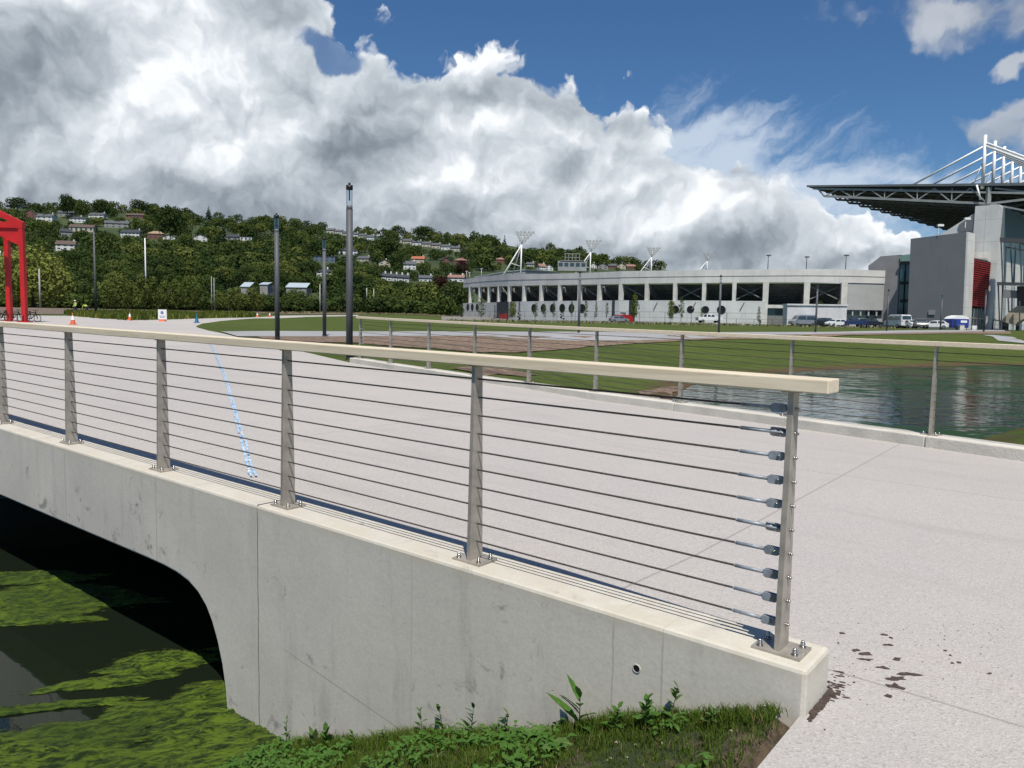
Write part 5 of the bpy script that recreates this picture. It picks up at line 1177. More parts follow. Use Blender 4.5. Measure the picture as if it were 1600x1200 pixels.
# ------------------------------------------------------------------ houses
RG, RD, RB, RO, RT, RP = (mat('grey_slate_roof', (.085, .09, .098), .8, 0, .1, .5), mat('dark_slate_roof', (.035, .04, .05), .8, 0, .1, .5), mat('brown_tile_roof', (.10, .07, .055), .85, 0, .1, .5), mat('orange_tile_roof', (.34, .11, .055), .85, 0, .1, .5),
                          mat('tan_tile_roof', (.30, .22, .14), .85, 0, .1, .5), mat('pink_tile_roof', (.25, .14, .11), .85, 0, .1, .5))
HW, HC, HB, HG = mat('white_render', (.60, .60, .58), .8, 0, .06, .4), mat('cream_render', (.44, .40, .31), .8, 0, .06, .4), mat('red_brick_wall', (.17, .075, .055), .9, 0, .1, 1), mat('grey_render', (.25, .25, .24), .85, 0, .1, .5)
HBX = []
def house(cx, base, wpx, hpx, wallm, roofm, label, kind='gable', rot=0., group=None, chim=1, nw=3, floors=2):
    p = HL(cx, base); D = p.y; w = wpx * .94 * D / FP; H = hpx * .88 * D / FP; dp = min(8.5, w * .8); eave = H * (.62 if kind != 'front' else .6)
    HBX.append((cx - wpx / 2, base - hpx, cx + wpx / 2, base - 1.5, D))
    root = empty('house', p, rot - .2 * p.x / p.y, label, 'house', group)
    b = MB(); b.box((0, dp / 2, eave / 2 - 1.5), (w, dp, eave + 3))
    if kind == 'gable':
        b.prism([(-w / 2, .0, eave), (-w / 2, dp, eave), (-w / 2, dp / 2, H - .25)], (.25, 0, 0)); b.prism([(w / 2 - .25, .0, eave), (w / 2 - .25, dp, eave), (w / 2 - .25, dp / 2, H - .25)], (.25, 0, 0))
    if kind == 'front': b.prism([(-w / 2, .0, eave), (w / 2, .0, eave), (0, .0, H - .25)], (0, .25, 0))
    b.build('wall', wallm, root)
    b = MB(); o = .5
    if kind == 'gable':
        for s in (-1, 1): y0 = dp / 2 + s * (dp / 2 + o); b.prism([(-w / 2 - o, y0, eave - .25), (w / 2 + o, y0, eave - .25), (w / 2 + o, dp / 2, H), (-w / 2 - o, dp / 2, H)], (0, 0, .22))
    elif kind == 'front':
        for s in (-1, 1): b.prism([(s * (w / 2 + o), -o, eave - .25), (s * (w / 2 + o), dp, eave - .25), (0, dp, H), (0, -o, H)], (0, 0, .22))
    elif kind == 'hip':
        q = dp * .45; b.add([(-w / 2 - o, -o, eave), (w / 2 + o, -o, eave), (w / 2 + o, dp + o, eave), (-w / 2 - o, dp + o, eave), (-w / 2 + q, dp / 2, H), (w / 2 - q, dp / 2, H)], [(0, 1, 5, 4), (2, 3, 4, 5), (1, 2, 5), (3, 0, 4), (3, 2, 1, 0)])
    else: b.box((0, dp / 2, eave + .15), (w + .6, dp + .6, .3))
    r = b.build('roof', roofm, root)
    if chim and kind != 'flat':
        for s in ((1,) if chim == 1 else (-1, 1)): b = MB(); b.box((s * (w / 2 - .7) * (.9 if kind == 'gable' else .3), dp / 2, H + .1), (.9, .9, 2.2)); b.build('chimney', wallm, r)
    for f in range(floors):
        for k in range(nw):
            x = -w / 2 + w * (k + .5) / nw; z = eave * ((f + .55) / floors); b = MB(); b.box((x, -.02, z), (min(1.8, w / nw * .5), .08, eave / floors * .42)); b.build('window', GLASSD, root)
    return root
for a in [
    (47, 342, 17, 16, HB, RG, 'brick house with a white edged front gable above the dark trees', 'front', .15, None, 0, 2),
    (69, 346, 26, 14, HW, RG, 'bright white house with grey roof and tall end chimney beside the brick gable', 'gable', -.1, None, 1, 3),
    (103, 338, 24, 10, HG, RG, 'low grey house with a pale gable above two white houses', 'gable', .1),
    (121, 347.5, 25, 11, HW, RD, 'white two storey house with dark roof above the long cream house', 'hip', 0, None, 1, 4),
    (127, 362, 37, 13, HC, RB, 'long cream house with a low brown roof and white gable end', 'gable', .05, None, 0, 5, 1),
    (150, 341, 26, 10, HW, RG, 'white house with broken white gables half hidden by trees', 'gable', -.2),
    (210, 341, 27, 9, HB, RB, 'long brown brick house with a row of white windows near the hilltop', 'gable', 0, None, 1, 5, 1),
    (182, 356, 36, 13, HG, RG, 'wide house with a long grey slate roof stepping down the slope', 'gable', .15, None, 1, 4),
    (203, 371, 30, 14, HW, RD, 'white walled house with black slate roof above a brick base', 'gable', -.05, None, 1, 5),
    (102, 391, 28, 17, HW, RB, 'half hidden white house with a red brown roof lowest on the slope', 'gable', .2, None, 1, 3),
    (104, 369, 16, 13, HG, RD, 'dark slate roofed house with a pale chimney between the trees', 'gable', .4),
    (243, 373, 25, 14, HB, RT, 'red brick house with a tan pyramid shaped roof', 'hip', .1, None, 0, 3),
    (264, 374, 19, 8, HW, RG, 'small bungalow with a white trimmed gable right of the tan roof', 'front', .1, None, 0, 2, 1),
    (313, 377, 21, 12, HW, RG, 'white house with a steep white gable beside a dark conifer', 'front', .3, None, 0, 2),
    (363, 376, 20, 11, HG, RD, 'dark roofed wing joined to the bright white flat block', 'gable', 0, None, 1, 2, 1),
    (384, 376, 19, 10, HW, RG, 'bright white flat roofed block on the open slope', 'flat', .05, None, 0, 3, 1),
    (18, 327, 15, 7, HW, RG, 'small white house near the hilltop above the gantry', 'gable'), (57, 316, 9, 6, HW, RG, 'tiny white gable peeking over the hilltop trees', 'front', 0, None, 0, 1),
    (544, 398, 30, 12, HW, RD, 'white hipped house with dark roof behind the tall lamp post', 'hip', 0, None, 1, 4), (567, 409, 19, 10, HC, RG, 'cream house with grey roof just right of the tall lamp post', 'gable', -.2),
    (507, 409, 34, 15, mat('blue_grey_boarding', (.10, .14, .19), .7), RD, 'modern blue grey house with a flat dark roof', 'flat', .05, None, 0, 4), (507, 432, 26, 14, HW, RD, 'white house with dark hipped roof behind the smaller lamp post', 'hip', 0, None, 1, 3),
    (601, 417, 19, 13, HC, RG, 'cream house with its gable facing the stadium', 'front', .1, None, 1, 2), (640, 421, 20, 15, HW, RG, 'white house with grey roof beside the orange roofed house', 'gable', .1, None, 1, 3),
    (653, 411, 20, 12, HC, RO, 'house with a bright orange tiled roof', 'gable', 0, None, 1, 2), (697, 412, 14, 11, HB, RG, 'grey roofed house above the copper beech', 'front', .3, None, 1, 2), (720, 413, 22, 11, HB, RP, 'house with a pinkish red hipped roof above the stadium end', 'hip', 0, None, 1, 3),
    (665, 440, 21, 11, HW, RG, 'pale house with long grey roof left of the copper beech', 'gable', 0, None, 1, 3), (712, 440, 26, 12, HW, RP, 'white house with two white chimneys right of the copper beech', 'gable', -.1, None, 2, 3),
    (782, 411, 15, 10, HB, RP, 'pink roofed house left of the largest floodlight mast', 'hip'), (829, 417, 12, 8, HW, RG, 'small pale house between floodlight mast and white gabled house', 'gable'),
    (848, 423, 12, 12, HW, RP, 'white house with its gable beside the commentary gantry', 'gable', .5), (858, 423, 13, 11, HW, RG, 'white front gable next to the pink roof by the commentary gantry', 'front', 0, None, 0, 2),
    (927, 419, 11, 9, HW, RG, 'white house right of the second floodlight mast', 'front'), (942, 421, 17, 11, HG, RG, 'grey gabled house above the stadium facade', 'front', 0, None, 1, 2), (957, 420, 13, 9, HB, RG, 'brick house with grey roof between two gabled houses', 'gable'),
    (971, 420, 14, 10, HC, RG, 'cream gabled house near the third floodlight mast', 'front', 0, None, 1, 2), (986, 421, 14, 9, HB, RP, 'brick house with reddish roof left of the third floodlight mast', 'gable')]:
    house(*a)
for k in range(6): house(516 + k * 12.5, 364.5 + k * 2.1, 12, 9, HW if k % 2 else HC, RG, 'terraced house on the upper ridge, %s from the tall lamp post' % ('left of', 'just left of', 'hard by', 'one to the right', 'two to the right', 'farthest')[k], 'gable', -.15, 'upper ridge terrace', 1, 2)
for k in range(8): house(606 + k * 15, 377 + k * 2.2, 14.5, 9.5, HC if k % 3 else HW, RG, 'terraced house in the long ridge row, %s from its upper end' % ('first', 'second', 'third', 'fourth', 'fifth', 'sixth', 'seventh', 'eighth')[k], 'gable', -.15, 'long ridge terrace', 1, 2)
for k in range(5): house(599.5 + k * 8.8, 438 + k * .7, 8.6, 13, HW, RD, 'narrow terraced house with slate roof above the scrub, %s in its row' % ('first', 'second', 'third', 'fourth', 'last')[k], 'gable', -.1, 'lower slate roofed terrace', 1, 1)
SHM = mat('pale_blue_metal_sheet', (.40, .47, .50), .5, .1, .05, .3)
for cx, w, r0, r1, lab in ((383, 13, 441, 456, 'pale blue metal shed gable in the trees left of the lamp post'), (463, 31, 442, 457, 'long pale blue metal shed roof in the trees right of the lamp post'), (412, 12, 441, 449, 'small pale shed roof glimpsed between two lamp posts')):
    p = atY((cx), r1, 300); W_ = w * 300 / FP; H = (r1 - r0) * 300 / FP; root = empty('metal_shed', p, 0, lab, 'shed'); HBX.append((cx - w / 2, r0, cx + w / 2, r0 + 6, 300))
    b = MB(); b.box((0, 4, H / 4 - 2), (W_, 8, H / 2 + 4)); b.build('wall', HG, root); b = MB(); b.prism([(-W_ / 2 - .3, -.3, H / 2), (W_ / 2 + .3, -.3, H / 2), (W_ / 2 + .3, 5, H), (-W_ / 2 - .3, 5, H)], (0, 0, .2)); b.build('roof', SHM, root)

# ------------------------------------------------------------------ trees
TR = mat('tree_bark', (.075, .06, .045), .95, 0, .2, 3)
FD = foliage('dark_green_leaves', (.020, .039, .013), (.052, .076, .024), .055); FM = foliage('mid_green_leaves', (.035, .058, .016), (.074, .10, .028), .055); FO = foliage('olive_green_leaves', (.070, .092, .024), (.12, .14, .038), .07)
FY = foliage('yellow_green_leaves', (.12, .145, .03), (.20, .22, .06), .3); FP_ = foliage('copper_leaves', (.020, .008, .010), (.040, .014, .016), .2, .1); FC = foliage('conifer_needles', (.010, .022, .010), (.018, .036, .014), .2, .05); FS = foliage('sapling_leaves', (.05, .08, .02), (.09, .13, .04), .6)
def crown(rg, R, H, base, nl, nleaf, ls, shape='round'):
    """many leaf-sized faces set in irregular clumps through the crown's volume"""
    mb = MB(); lobes = []
    for k in range(nl):
        t = (k + .5) / nl; a = k * 2.4 + rg.random()
        if shape == 'cone': zz = base + (H - base) * t; rr_ = R * (1 - t) * .9 + .1; c = Vector((cos(a) * rr_ * .6, sin(a) * rr_ * .6, zz)); lr = max(.25, R * .42 * (1.05 - t))
        elif shape == 'tall': zz = base + (H - base) * t; rr_ = R * sin(pi * (.15 + .8 * t)) * .5; c = Vector((cos(a) * rr_, sin(a) * rr_, zz)); lr = R * (.35 + .25 * rg.random())
        else:
            ph = acos(1 - 1.75 * t); rr_ = R * .70 * (.75 + .35 * rg.random()); c = Vector((sin(ph) * cos(a) * rr_, sin(ph) * sin(a) * rr_, base + (H - base) * .46 + cos(ph) * (H - base) * .36)); lr = R * (.28 + .22 * rg.random())
        lobes.append((c, lr))
    tot = sum(l[1] ** 2 for l in lobes)
    for c, lr in lobes:
        for _ in range(max(3, int(nleaf * lr * lr / tot))):
            d = Vector((rg.gauss(0, 1), rg.gauss(0, 1), rg.gauss(.25, .9))).normalized(); p = c + Vector((d.x, d.y, d.z * .8)) * lr * (.62 + .5 * rg.random() ** .7)
            nn = (d + Vector((rg.gauss(0, .33), rg.gauss(0, .33), rg.gauss(.1, .33)))).normalized(); t1 = nn.orthogonal().normalized(); t1.rotate(Quaternion(nn, rg.random() * 6.28)); t2 = nn.cross(t1); s = ls * (.6 + .8 * rg.random())
            mb.add([p - t1 * s * .5, p + t2 * s * .36, p + t1 * s * .5, p - t2 * s * .36], [(0, 1, 2, 3)])
    return mb
def trunkmb(rg, H, base, R, r):
    mb = MB(); mb.tube((0, 0, -1.0), (0, 0, base), r * 1.2, r * .8, 7); mb.tube((0, 0, base), (0, 0, H * .8), r * .8, r * .15, 6)
    for k in range(5):
        a = k * 1.3 + rg.random(); z = base * .8 + (H - base) * .12 * k; mb.tube((0, 0, z), (cos(a) * R * .6, sin(a) * R * .6, z + (H - base) * .28), r * .4, r * .1, 5)
    return mb
def proto(name, seed, R, H, base, nl, nleaf, ls, m, shape='round', r=.28):
    rg = random.Random(seed); root = empty(name); t = trunkmb(rg, H, base, R, r).build('trunk', TR, root, recalc=False); c = crown(rg, R, H, base, nl, nleaf, ls, shape).build('crown', m, root, recalc=False)
    return root
PR = {}
def getp(kind):
    if kind not in PR:
        k, v = kind; s = hash(k) % 7 + v * 13 if False else sum(map(ord, k)) + v * 13
        PR[kind] = {'dark': lambda: proto('broadleaf_tree', s, 6.2, 12.5, 1.6, 26, 1500, .85, FD), 'mid': lambda: proto('broadleaf_tree', s, 6.0, 11.5, 1.4, 24, 1500, .85, FM), 'olive': lambda: proto('broadleaf_tree', s, 5.6, 11.0, 1.2, 24, 1500, .8, FO),
                    'young': lambda: proto('young_tree', s, 2.3, 7.0, 1.6, 18, 1100, .42, FO, 'tall', .09), 'chest': lambda: proto('spreading_tree', s, 7.6, 14.0, .8, 46, 5200, .62, FY, 'round', .4), 'copper': lambda: proto('copper_beech', s, 6.2, 15., 1.4, 26, 2000, .7, FP_),
                    'con': lambda: proto('conifer_tree', s, 4.2, 14, .8, 22, 1300, .7, FC, 'cone'), 'sap': lambda: proto('sapling', s, 1.1, 5.0, 1.2, 12, 420, .26, FS, 'tall', .05), 'bush': lambda: proto('shrub', s, 3.2, 3.6, .1, 16, 1100, .4, FM, 'round', .08),
                    'sapcon': lambda: proto('sapling', s, .9, 5.2, .4, 14, 420, .24, FC, 'cone', .05)}[k]()
        PR[kind]['_proto'] = 1; PR[kind].location = (0, -4000, 0)
    return PR[kind]
used = {}
def place(kind, p, sx, sz, label, cat='tree', group=None, rz=None):
    pr = getp(kind)
    if kind in used: o = copy_tree(pr)
    else: o = pr; used[kind] = 1
    if '_proto' in o: del o['_proto']
    o.location = p; o.scale = (sx, sx, sz); o.rotation_euler = (0, 0, RN.random() * 6.28 if rz is None else rz); tag(o, label, cat)
    if group: o['group'] = group
    elif 'group' in o: del o['group']
    return o
def tree_px(kind, cx, base, top, D, wpx, label, cat='tree', group=None):
    p = atY(cx, base, D); H = (base - top) * D / FP; W_ = wpx * D / FP; pr = {'dark': (12.4, 12.5), 'mid': (12, 11.5), 'olive': (11.2, 11), 'young': (4.6, 7), 'chest': (15.2, 14.), 'copper': (12.4, 15), 'con': (7, 14), 'sap': (2.2, 5), 'bush': (6.4, 3.6), 'sapcon': (1.8, 5.2)}[kind[0]]
    if D > 336: p = HL(cx, base); H = (base - top) * p.y / FP; W_ = wpx * p.y / FP
    return place(kind, p, W_ / pr[0], H / pr[1], label, cat, group)
TB = []   # boxes already taken
tree_px(('chest', 0), 52, 489, 384, 160, 118, 'large spreading yellow green tree behind the red gantry')
for k, (a, t, w) in enumerate(((172, 446, 26), (188, 436, 28), (205, 441, 24), (222, 432, 28), (240, 437, 26), (258, 441, 25), (275, 440, 24), (293, 437, 26), (309, 448, 22))):
    tree_px(('young', k % 3), a, 487, t, 150 + (k % 3) * 3, w, 'young olive green tree in the row planted behind the rough grass', 'tree', 'row of young olive trees')
for k, (a, t, w) in enumerate(((344, 458, 24), (360, 455, 22), (376, 459, 20), (392, 452, 26), (407, 462, 22))): tree_px(('young', k % 3), a, 487, t, 165, w, 'low olive green sapling beyond the blue cone', 'tree', 'low olive saplings')
tree_px(('copper', 0), 691, 478, 427, 320, 34, 'dark purple copper beech left of the curved stand')
tree_px(('copper', 1), 722, 430, 405, 700, 20, 'smaller copper beech in front of the pink roofed house')
tree_px(('mid', 0), 717, 474, 443, 320, 36, 'rounded green tree touching the end of the stadium')
tree_px(('con', 0), 345, 392, 362, 700, 36, 'broad dark conifer right of the white gabled house')
tree_px(('mid', 1), 512, 478, 425, 310, 44, 'full green tree behind the smaller lamp post'); tree_px(('dark', 1), 618, 420, 395, 600, 28, 'round dark tree between the cream gable and white house')
tree_px(('dark', 2), 607, 405, 370, 780, 42, 'large dark tree below the ridge terraces'); tree_px(('mid', 2), 612, 384, 360, 860, 26, 'rounded tree between the two ridge terraces')
tree_px(('dark', 0), 266, 378, 320, 930, 44, 'tall dark tree cluster on the hilltop above the tan roof'); tree_px(('dark', 1), 106, 340, 303, 935, 24, 'tallest hilltop tree above the white houses'); tree_px(('dark', 2), 27, 333, 308, 935, 34, 'rounded hilltop tree near the frame edge'); tree_px(('mid', 0), 127, 342, 314, 930, 20, 'rounded lighter tree beside the tallest hilltop tree')
tree_px(('dark', 0), 158, 340, 311, 930, 30, 'broad dark hilltop tree above the white broken gables'); tree_px(('dark', 1), 218, 337, 312, 935, 32, 'dark reddish hilltop tree above the brown brick house')
tree_px(('dark', 2), 661, 375, 353, 935, 40, 'broad hilltop tree above the long ridge terrace'); tree_px(('dark', 0), 621, 372, 352, 935, 24, 'hilltop tree left of the broad one'); tree_px(('con', 1), 326, 345, 322, 940, 12, 'dark pine tip on the hilltop')
# bushes along the scrub line
for k, (a, t, w) in enumerate(((455, 462, 40), (480, 468, 30), (520, 478, 30), (590, 468, 34), (605, 463, 38), (627, 467, 30), (648, 470, 34), (668, 472, 30), (700, 474, 30), (440, 470, 26), (420, 466, 30), (330, 462, 30), (545, 476, 26), (120, 468, 30), (140, 462, 34), (318, 470, 24), (715, 478, 22))):
    tree_px(('bush', k % 3), a, 489 if a < 560 else 494, t, 215, w, 'bushy green shrub in the scrub before the wood', 'shrub', 'shrubs before the wood')
# young trees by the stadium
for k, (a, b, t, w, kd, lab) in enumerate(((722, 500, 472, 8, 'sapcon', 'thin dark sapling at the very end of the white base wall'), (752, 501, 466, 15, 'sap', 'leafy light green sapling before the oval windows'), (773, 502, 477, 6, 'sapcon', 'narrow sapling left of the first red gate'), (800, 502, 473, 16, 'young', 'dense yellow green young tree right of the first red gate'), (811, 502, 472, 8, 'sapcon', 'dark thin sapling beside the dense young tree'),
        (837, 501, 474, 9, 'sap', 'sapling covering the first round window'), (850, 501, 476, 8, 'sap', 'sapling covering the second round window'), (865, 501, 472, 6, 'sap', 'slender sapling by the third round window'), (878, 501, 476, 9, 'sapcon', 'dark sapling in front of the fourth round window'), (893, 501, 472, 6, 'sap', 'sapling right of the fifth round window'), (915, 503, 470, 9, 'sap', 'sapling just right of the slim lamp post'),
        (931, 503, 472, 6, 'sap', 'brownish sapling on the open white wall'), (948, 502, 474, 6, 'sap', 'pale thin sapling left of the navy panel'), (991, 502, 463, 15, 'young', 'leafy young tree at the right edge of the navy panel'), (1048, 504, 471, 14, 'young', 'leafy young tree left of the first of four round windows'), (1064, 504, 468, 12, 'sap', 'bare looking young tree between two round windows'),
        (1185, 509, 480, 7, 'sap', 'thin sapling near the corner of the white wall'), (1277, 510, 470, 24, 'mid', 'small full green tree in front of the stand concourse'), (1096, 504, 482, 6, 'sap', 'small sapling below the third right hand round window'))):
    tree_px((kd, k % 3), a, b, t, 158 if a > 930 else (172 if a > 840 else 195), w, lab, 'tree')
# wooded hillside: candidates over the whole slope; the nearest become trees of their own
rg = random.Random(21); cand = []; SK2 = lambda px: lerpt(SKY, px)
def blocked(cx, base, wpx, hpx, D):
    for x0, y0, x1, y1, d in HBX:
        if D < d + 6 and cx + wpx * .38 > x0 and cx - wpx * .38 < x1 and base > y0 and base - hpx * .93 < y1 - (y1 - y0) * .22: return True
    return False
tries = 0; grid = {}
while len(cand) < 1250 and tries < 14000:
    tries += 1; px = rg.uniform(-150, 1130); lo_ = SK2(px) + 12; row = lo_ + (478 - lo_) * rg.random()
    if px > 735 and row > 424: continue
    p = HL(px, row) if row < 462 else None
    if p is None or p.y > 940:
        if row >= 462: D = rg.uniform(225, 335); p = atY(px, 487, D); p.z = gz(p.x, p.y); row = 487 - (D - 225) * .03
        elif row > lo_ + 6: continue
        else: D = 930; p = Vector((px - 800, 0, 0)); d = ray(px, row); p = Vector((d.x / d.y * D, D, 0)); p.z = hill(p.x, p.y)
    H = rg.uniform(8.5, 14.5) * (1 if p.y > 340 else .95); wp = H * 1.0 * FP / p.y; hp = H * FP / p.y
    pxx, roww = proj(p)
    if blocked(pxx, roww, wp, hp, p.y): 
        H *= .45; wp *= .45; hp *= .45
        if blocked(pxx, roww, wp, hp, p.y): continue
    if 560 < pxx < 725 and 395 < roww < 418 and rg.random() < .3: continue
    if roww < 485 and mn.noise(Vector((pxx * .02, roww * .04, 2))) < -.34 and H > 6: continue
    ok = True
    for gx in (-1, 0, 1):
        for gy in (-1, 0, 1):
            for qx, qy, qw in grid.get((int(pxx // 20) + gx, int(roww // 12) + gy), ()):
                if abs(qx - pxx) < .30 * wp and abs(qy - roww) < .16 * wp: ok = False
    if not ok: continue
    grid.setdefault((int(pxx // 20), int(roww // 12)), []).append((pxx, roww, wp)); cand.append((p.y, p, H, pxx))
cand.sort(key=lambda c: c[0])
KN = {'dark': (12.5, 'dark green broadleaf tree in the wood covering the hillside', 'dark broadleaf trees of the hillside wood'), 'mid': (11.5, 'mid green broadleaf tree in the wood covering the hillside', 'mid green trees of the hillside wood'),
      'olive': (11., 'olive green broadleaf tree in the wood covering the hillside', 'olive green trees of the hillside wood'), 'con': (14., 'dark pointed conifer among the broadleaf trees of the hillside', 'conifers of the hillside wood')}
def kindof(): return rg.choice(['dark'] * 9 + ['mid'] * 7 + ['olive'] * 3 + ['con'] * 1)
for D, p, H, px in cand[:235]:
    k = kindof(); h0, lab, gr = KN[k]; s = H / h0; place((k, rg.randrange(3)), p - Vector((0, 0, .4)), s * rg.uniform(.85, 1.2), s, lab, 'tree', gr)
import numpy as np
FAR = {}
for k, (R, H, sh, m) in {'dark': (6.2, 12.5, 'round', FD), 'mid': (6., 11.5, 'round', FM), 'olive': (5.6, 11., 'round', FO), 'con': (4., 14., 'cone', FC)}.items():
    FAR[k] = [np.array(crown(random.Random(90 + v), R, H, .4, 15, 360, 1.5, sh).v) for v in range(3)]
allv, mis = [], []; MK = ['dark', 'mid', 'olive', 'con']
for D, p, H, px in cand[235:]:
    k = kindof(); a = FAR[k][rg.randrange(3)]; s = H / KN[k][0]; sx = s * rg.uniform(.85, 1.25); an = rg.random() * 6.28; c_, s_ = cos(an), sin(an)
    v = np.empty_like(a); v[:, 0] = (a[:, 0] * c_ - a[:, 1] * s_) * sx + p.x; v[:, 1] = (a[:, 0] * s_ + a[:, 1] * c_) * sx + p.y; v[:, 2] = a[:, 2] * s + p.z - .5; allv.append(v); mis.append(np.full(len(a) // 4, MK.index(k)))
V = np.concatenate(allv); MI = np.concatenate(mis); nf = len(MI); me = bpy.data.meshes.new('woodland'); me.vertices.add(len(V)); me.vertices.foreach_set('co', V.astype(np.float32).ravel()); me.loops.add(nf * 4); me.loops.foreach_set('vertex_index', np.arange(nf * 4, dtype=np.int32))
me.polygons.add(nf); me.polygons.foreach_set('loop_start', np.arange(0, nf * 4, 4, dtype=np.int32))
for m in (FD, FM, FO, FC): me.materials.append(m)
me.polygons.foreach_set('material_index', MI.astype(np.int32)); me.update(calc_edges=True); o = bpy.data.objects.new('woodland', me); COL.objects.link(o); tag(o, 'dense far wood of many crowns climbing to the hilltop skyline', kind='stuff')
for k, pr in PR.items():
    if '_proto' in pr: bpy.data.objects.remove(pr)
# low scrub under the foot of the wood, rough grass verge, strip of weeds by the stadium gravel
def tufts(name, poly, nn, h, w, mats, f, label, D=None):
    P = [G(a, b, f) for a, b in poly] if not D else poly; PB = [(p.x, p.y) for p in P]; x0, x1 = min(p[0] for p in PB), max(p[0] for p in PB); y0, y1 = min(p[1] for p in PB), max(p[1] for p in PB); mb = MB(); q = 0; t = 0
    while q < nn and t < nn * 12:
        t += 1; x, y = rg.uniform(x0, x1), rg.uniform(y0, y1)
        if not inpoly(x, y, PB): continue
        q += 1; z = f(x, y)
        for _ in range(3):
            hh = h * rg.uniform(.5, 1.1) * (1 + .5 * mn.noise((x * .3, y * .3, 0))); a = rg.random() * 3.14; c = Vector((cos(a), sin(a), 0)) * w * rg.uniform(.5, 1.); b = Vector((x + rg.gauss(0, w), y + rg.gauss(0, w), z - .02)); l = Vector((rg.gauss(0, .25), rg.gauss(0, .25), 1)) * hh
            mb.add([b - c, b + c, b + c * .7 + l, b - c * .2 + l * 1.1], [(0, 1, 2, 3)], rg.choice(range(len(mats))) if rg.random() < .4 else 0)
    return tag(mb.build(name, mats, recalc=False), label, kind='stuff')
VG = foliage('verge_grass', (.055, .085, .018), (.10, .125, .03), .6); VY = foliage('verge_flowers', (.16, .17, .03), (.22, .20, .05), .6)
tufts('rough_grass', [(112, 494), (160, 498.2), (205, 500.8), (260, 499.8), (330, 497.4), (400, 495), (400, 491.8), (300, 490.2), (170, 488.6), (100, 489.5)], 5200, .62, .10, [VG, VY], gz, 'long rough green verge grass with yellow flowers between path and brown field')
tufts('rough_grass', [(112, 489.6), (160, 488.6), (400, 491.6), (700, 494.6), (700, 493), (400, 490.), (160, 487.8)], 1500, .30, .2, [mat('dry_verge', (.20, .17, .08), .9), VG], gz, 'dry thin grass along the edge of the brown field')
tufts('weeds', [(700, 500.6), (860, 502.6), (1080, 505.6), (1195, 508.2), (1330, 511.4), (1400, 512.5), (1400, 513.6), (1190, 509.8), (1000, 506.8), (820, 504.2), (700, 502.4)], 1300, .35, .16, [mat('dry_weed', (.20, .19, .10), .9), VG], gz, 'pale dry weeds along the gravel before the stadium wall')
UV = []; UG = [np.array(crown(random.Random(60 + v), 3.4, 4.2, .1, 14, 330, .8, 'round').v) for v in range(3)]
for k in range(150):
    a = UG[k % 3]; px_ = rg.uniform(-120, 700); p = atY(px_, 487, rg.uniform(196, 226)); sx, sz_ = rg.uniform(.8, 1.5), rg.uniform(.6, 1.25); an = rg.random() * 6.28; v = np.empty_like(a); v[:, 0] = (a[:, 0] * cos(an) - a[:, 1] * sin(an)) * sx + p.x; v[:, 1] = (a[:, 0] * sin(an) + a[:, 1] * cos(an)) * sx + p.y; v[:, 2] = a[:, 2] * sz_ + gz(p.x, p.y) - .2; UV.append(v)
UV = np.concatenate(UV); mb = MB(); mb.v = [tuple(q) for q in UV]; mb.f = [[4 * k, 4 * k + 1, 4 * k + 2, 4 * k + 3] for k in range(len(UV) // 4)]; mb.mi = [rg.choice((0, 0, 1)) for _ in mb.f]; mb.mi = [int(mn.noise(Vector(mb.v[4 * k]) * .12) > .05) for k in range(len(mb.f))]; mb.sm = [False] * len(mb.f)
tag(mb.build('undergrowth', [FD, FM], recalc=False), 'dark tangled undergrowth at the foot of the wood behind the brown field', kind='stuff')
GRN = mat('teal_hoarding', (.01, .13, .11), .7)
p = atY(620, 493, 205); q = atY(672, 494.5, 215); root = empty('green_fence', p, 0, 'low teal green fence panels in front of the shrubs left of the stadium', 'fence'); d = q - p
for k in range(6): b = MB(); b.bar(d * k / 6 + Vector((0, 0, .7)), d * (k + .9) / 6 + Vector((0, 0, .7)), .05, 1.2 if k in (1, 4) else .8); b.build('panel', GRN if k in (0, 1, 2) else BLACK, root)
for k in range(7): b = MB(); b.bar(d * k / 6, d * k / 6 + Vector((0, 0, 1.8)), .08, .08); b.build('post', FEN, root)

# ------------------------------------------------------------------ sun and sky
SUN_EL, SAZ = 61.5, Vector((.16, -.987, 0)).normalized()
sd = Vector((SAZ.x * cos(radians(SUN_EL)), SAZ.y * cos(radians(SUN_EL)), sin(radians(SUN_EL))))
L = bpy.data.lights.new('sun', 'SUN'); L.energy = 4.8; L.angle = radians(.53); L.color = (1, .945, .86); so = bpy.data.objects.new('sun', L); COL.objects.link(so); so.rotation_euler = (-sd).to_track_quat('-Z', 'Y').to_euler()
wd = bpy.data.worlds.new('World'); S.world = wd; wd.use_nodes = True; t = wd.node_tree; t.nodes.clear(); N = NT(t)
sky = N.n('ShaderNodeTexSky', sky_type='NISHITA', sun_disc=False, sun_elevation=radians(SUN_EL), sun_rotation=atan2(sd.x, sd.y), altitude=50, air_density=1.0, dust_density=.6, ozone_density=1.2)
dirv = N.vm('NORMALIZE', N.n('ShaderNodeTexCoord').outputs['Generated']); sp = N.n('ShaderNodeSeparateXYZ', i={0: dirv})
az = N.math('ARCTAN2', sp.outputs[0], sp.outputs[1]); el = N.math('ARCSINE', sp.outputs[2])
P2 = N.n('ShaderNodeCombineXYZ', i={0: az, 1: el, 2: 0.}).outputs[0]
def ae(px, py): d = ray(px, py).normalized(); return atan2(d.x, d.y), asin(d.z)
KX = 1 / 1202.
wn = N.n('ShaderNodeTexNoise', noise_dimensions='2D', i={'Vector': P2, 'Scale': 7., 'Detail': 4, 'Roughness': .6}).outputs[1]
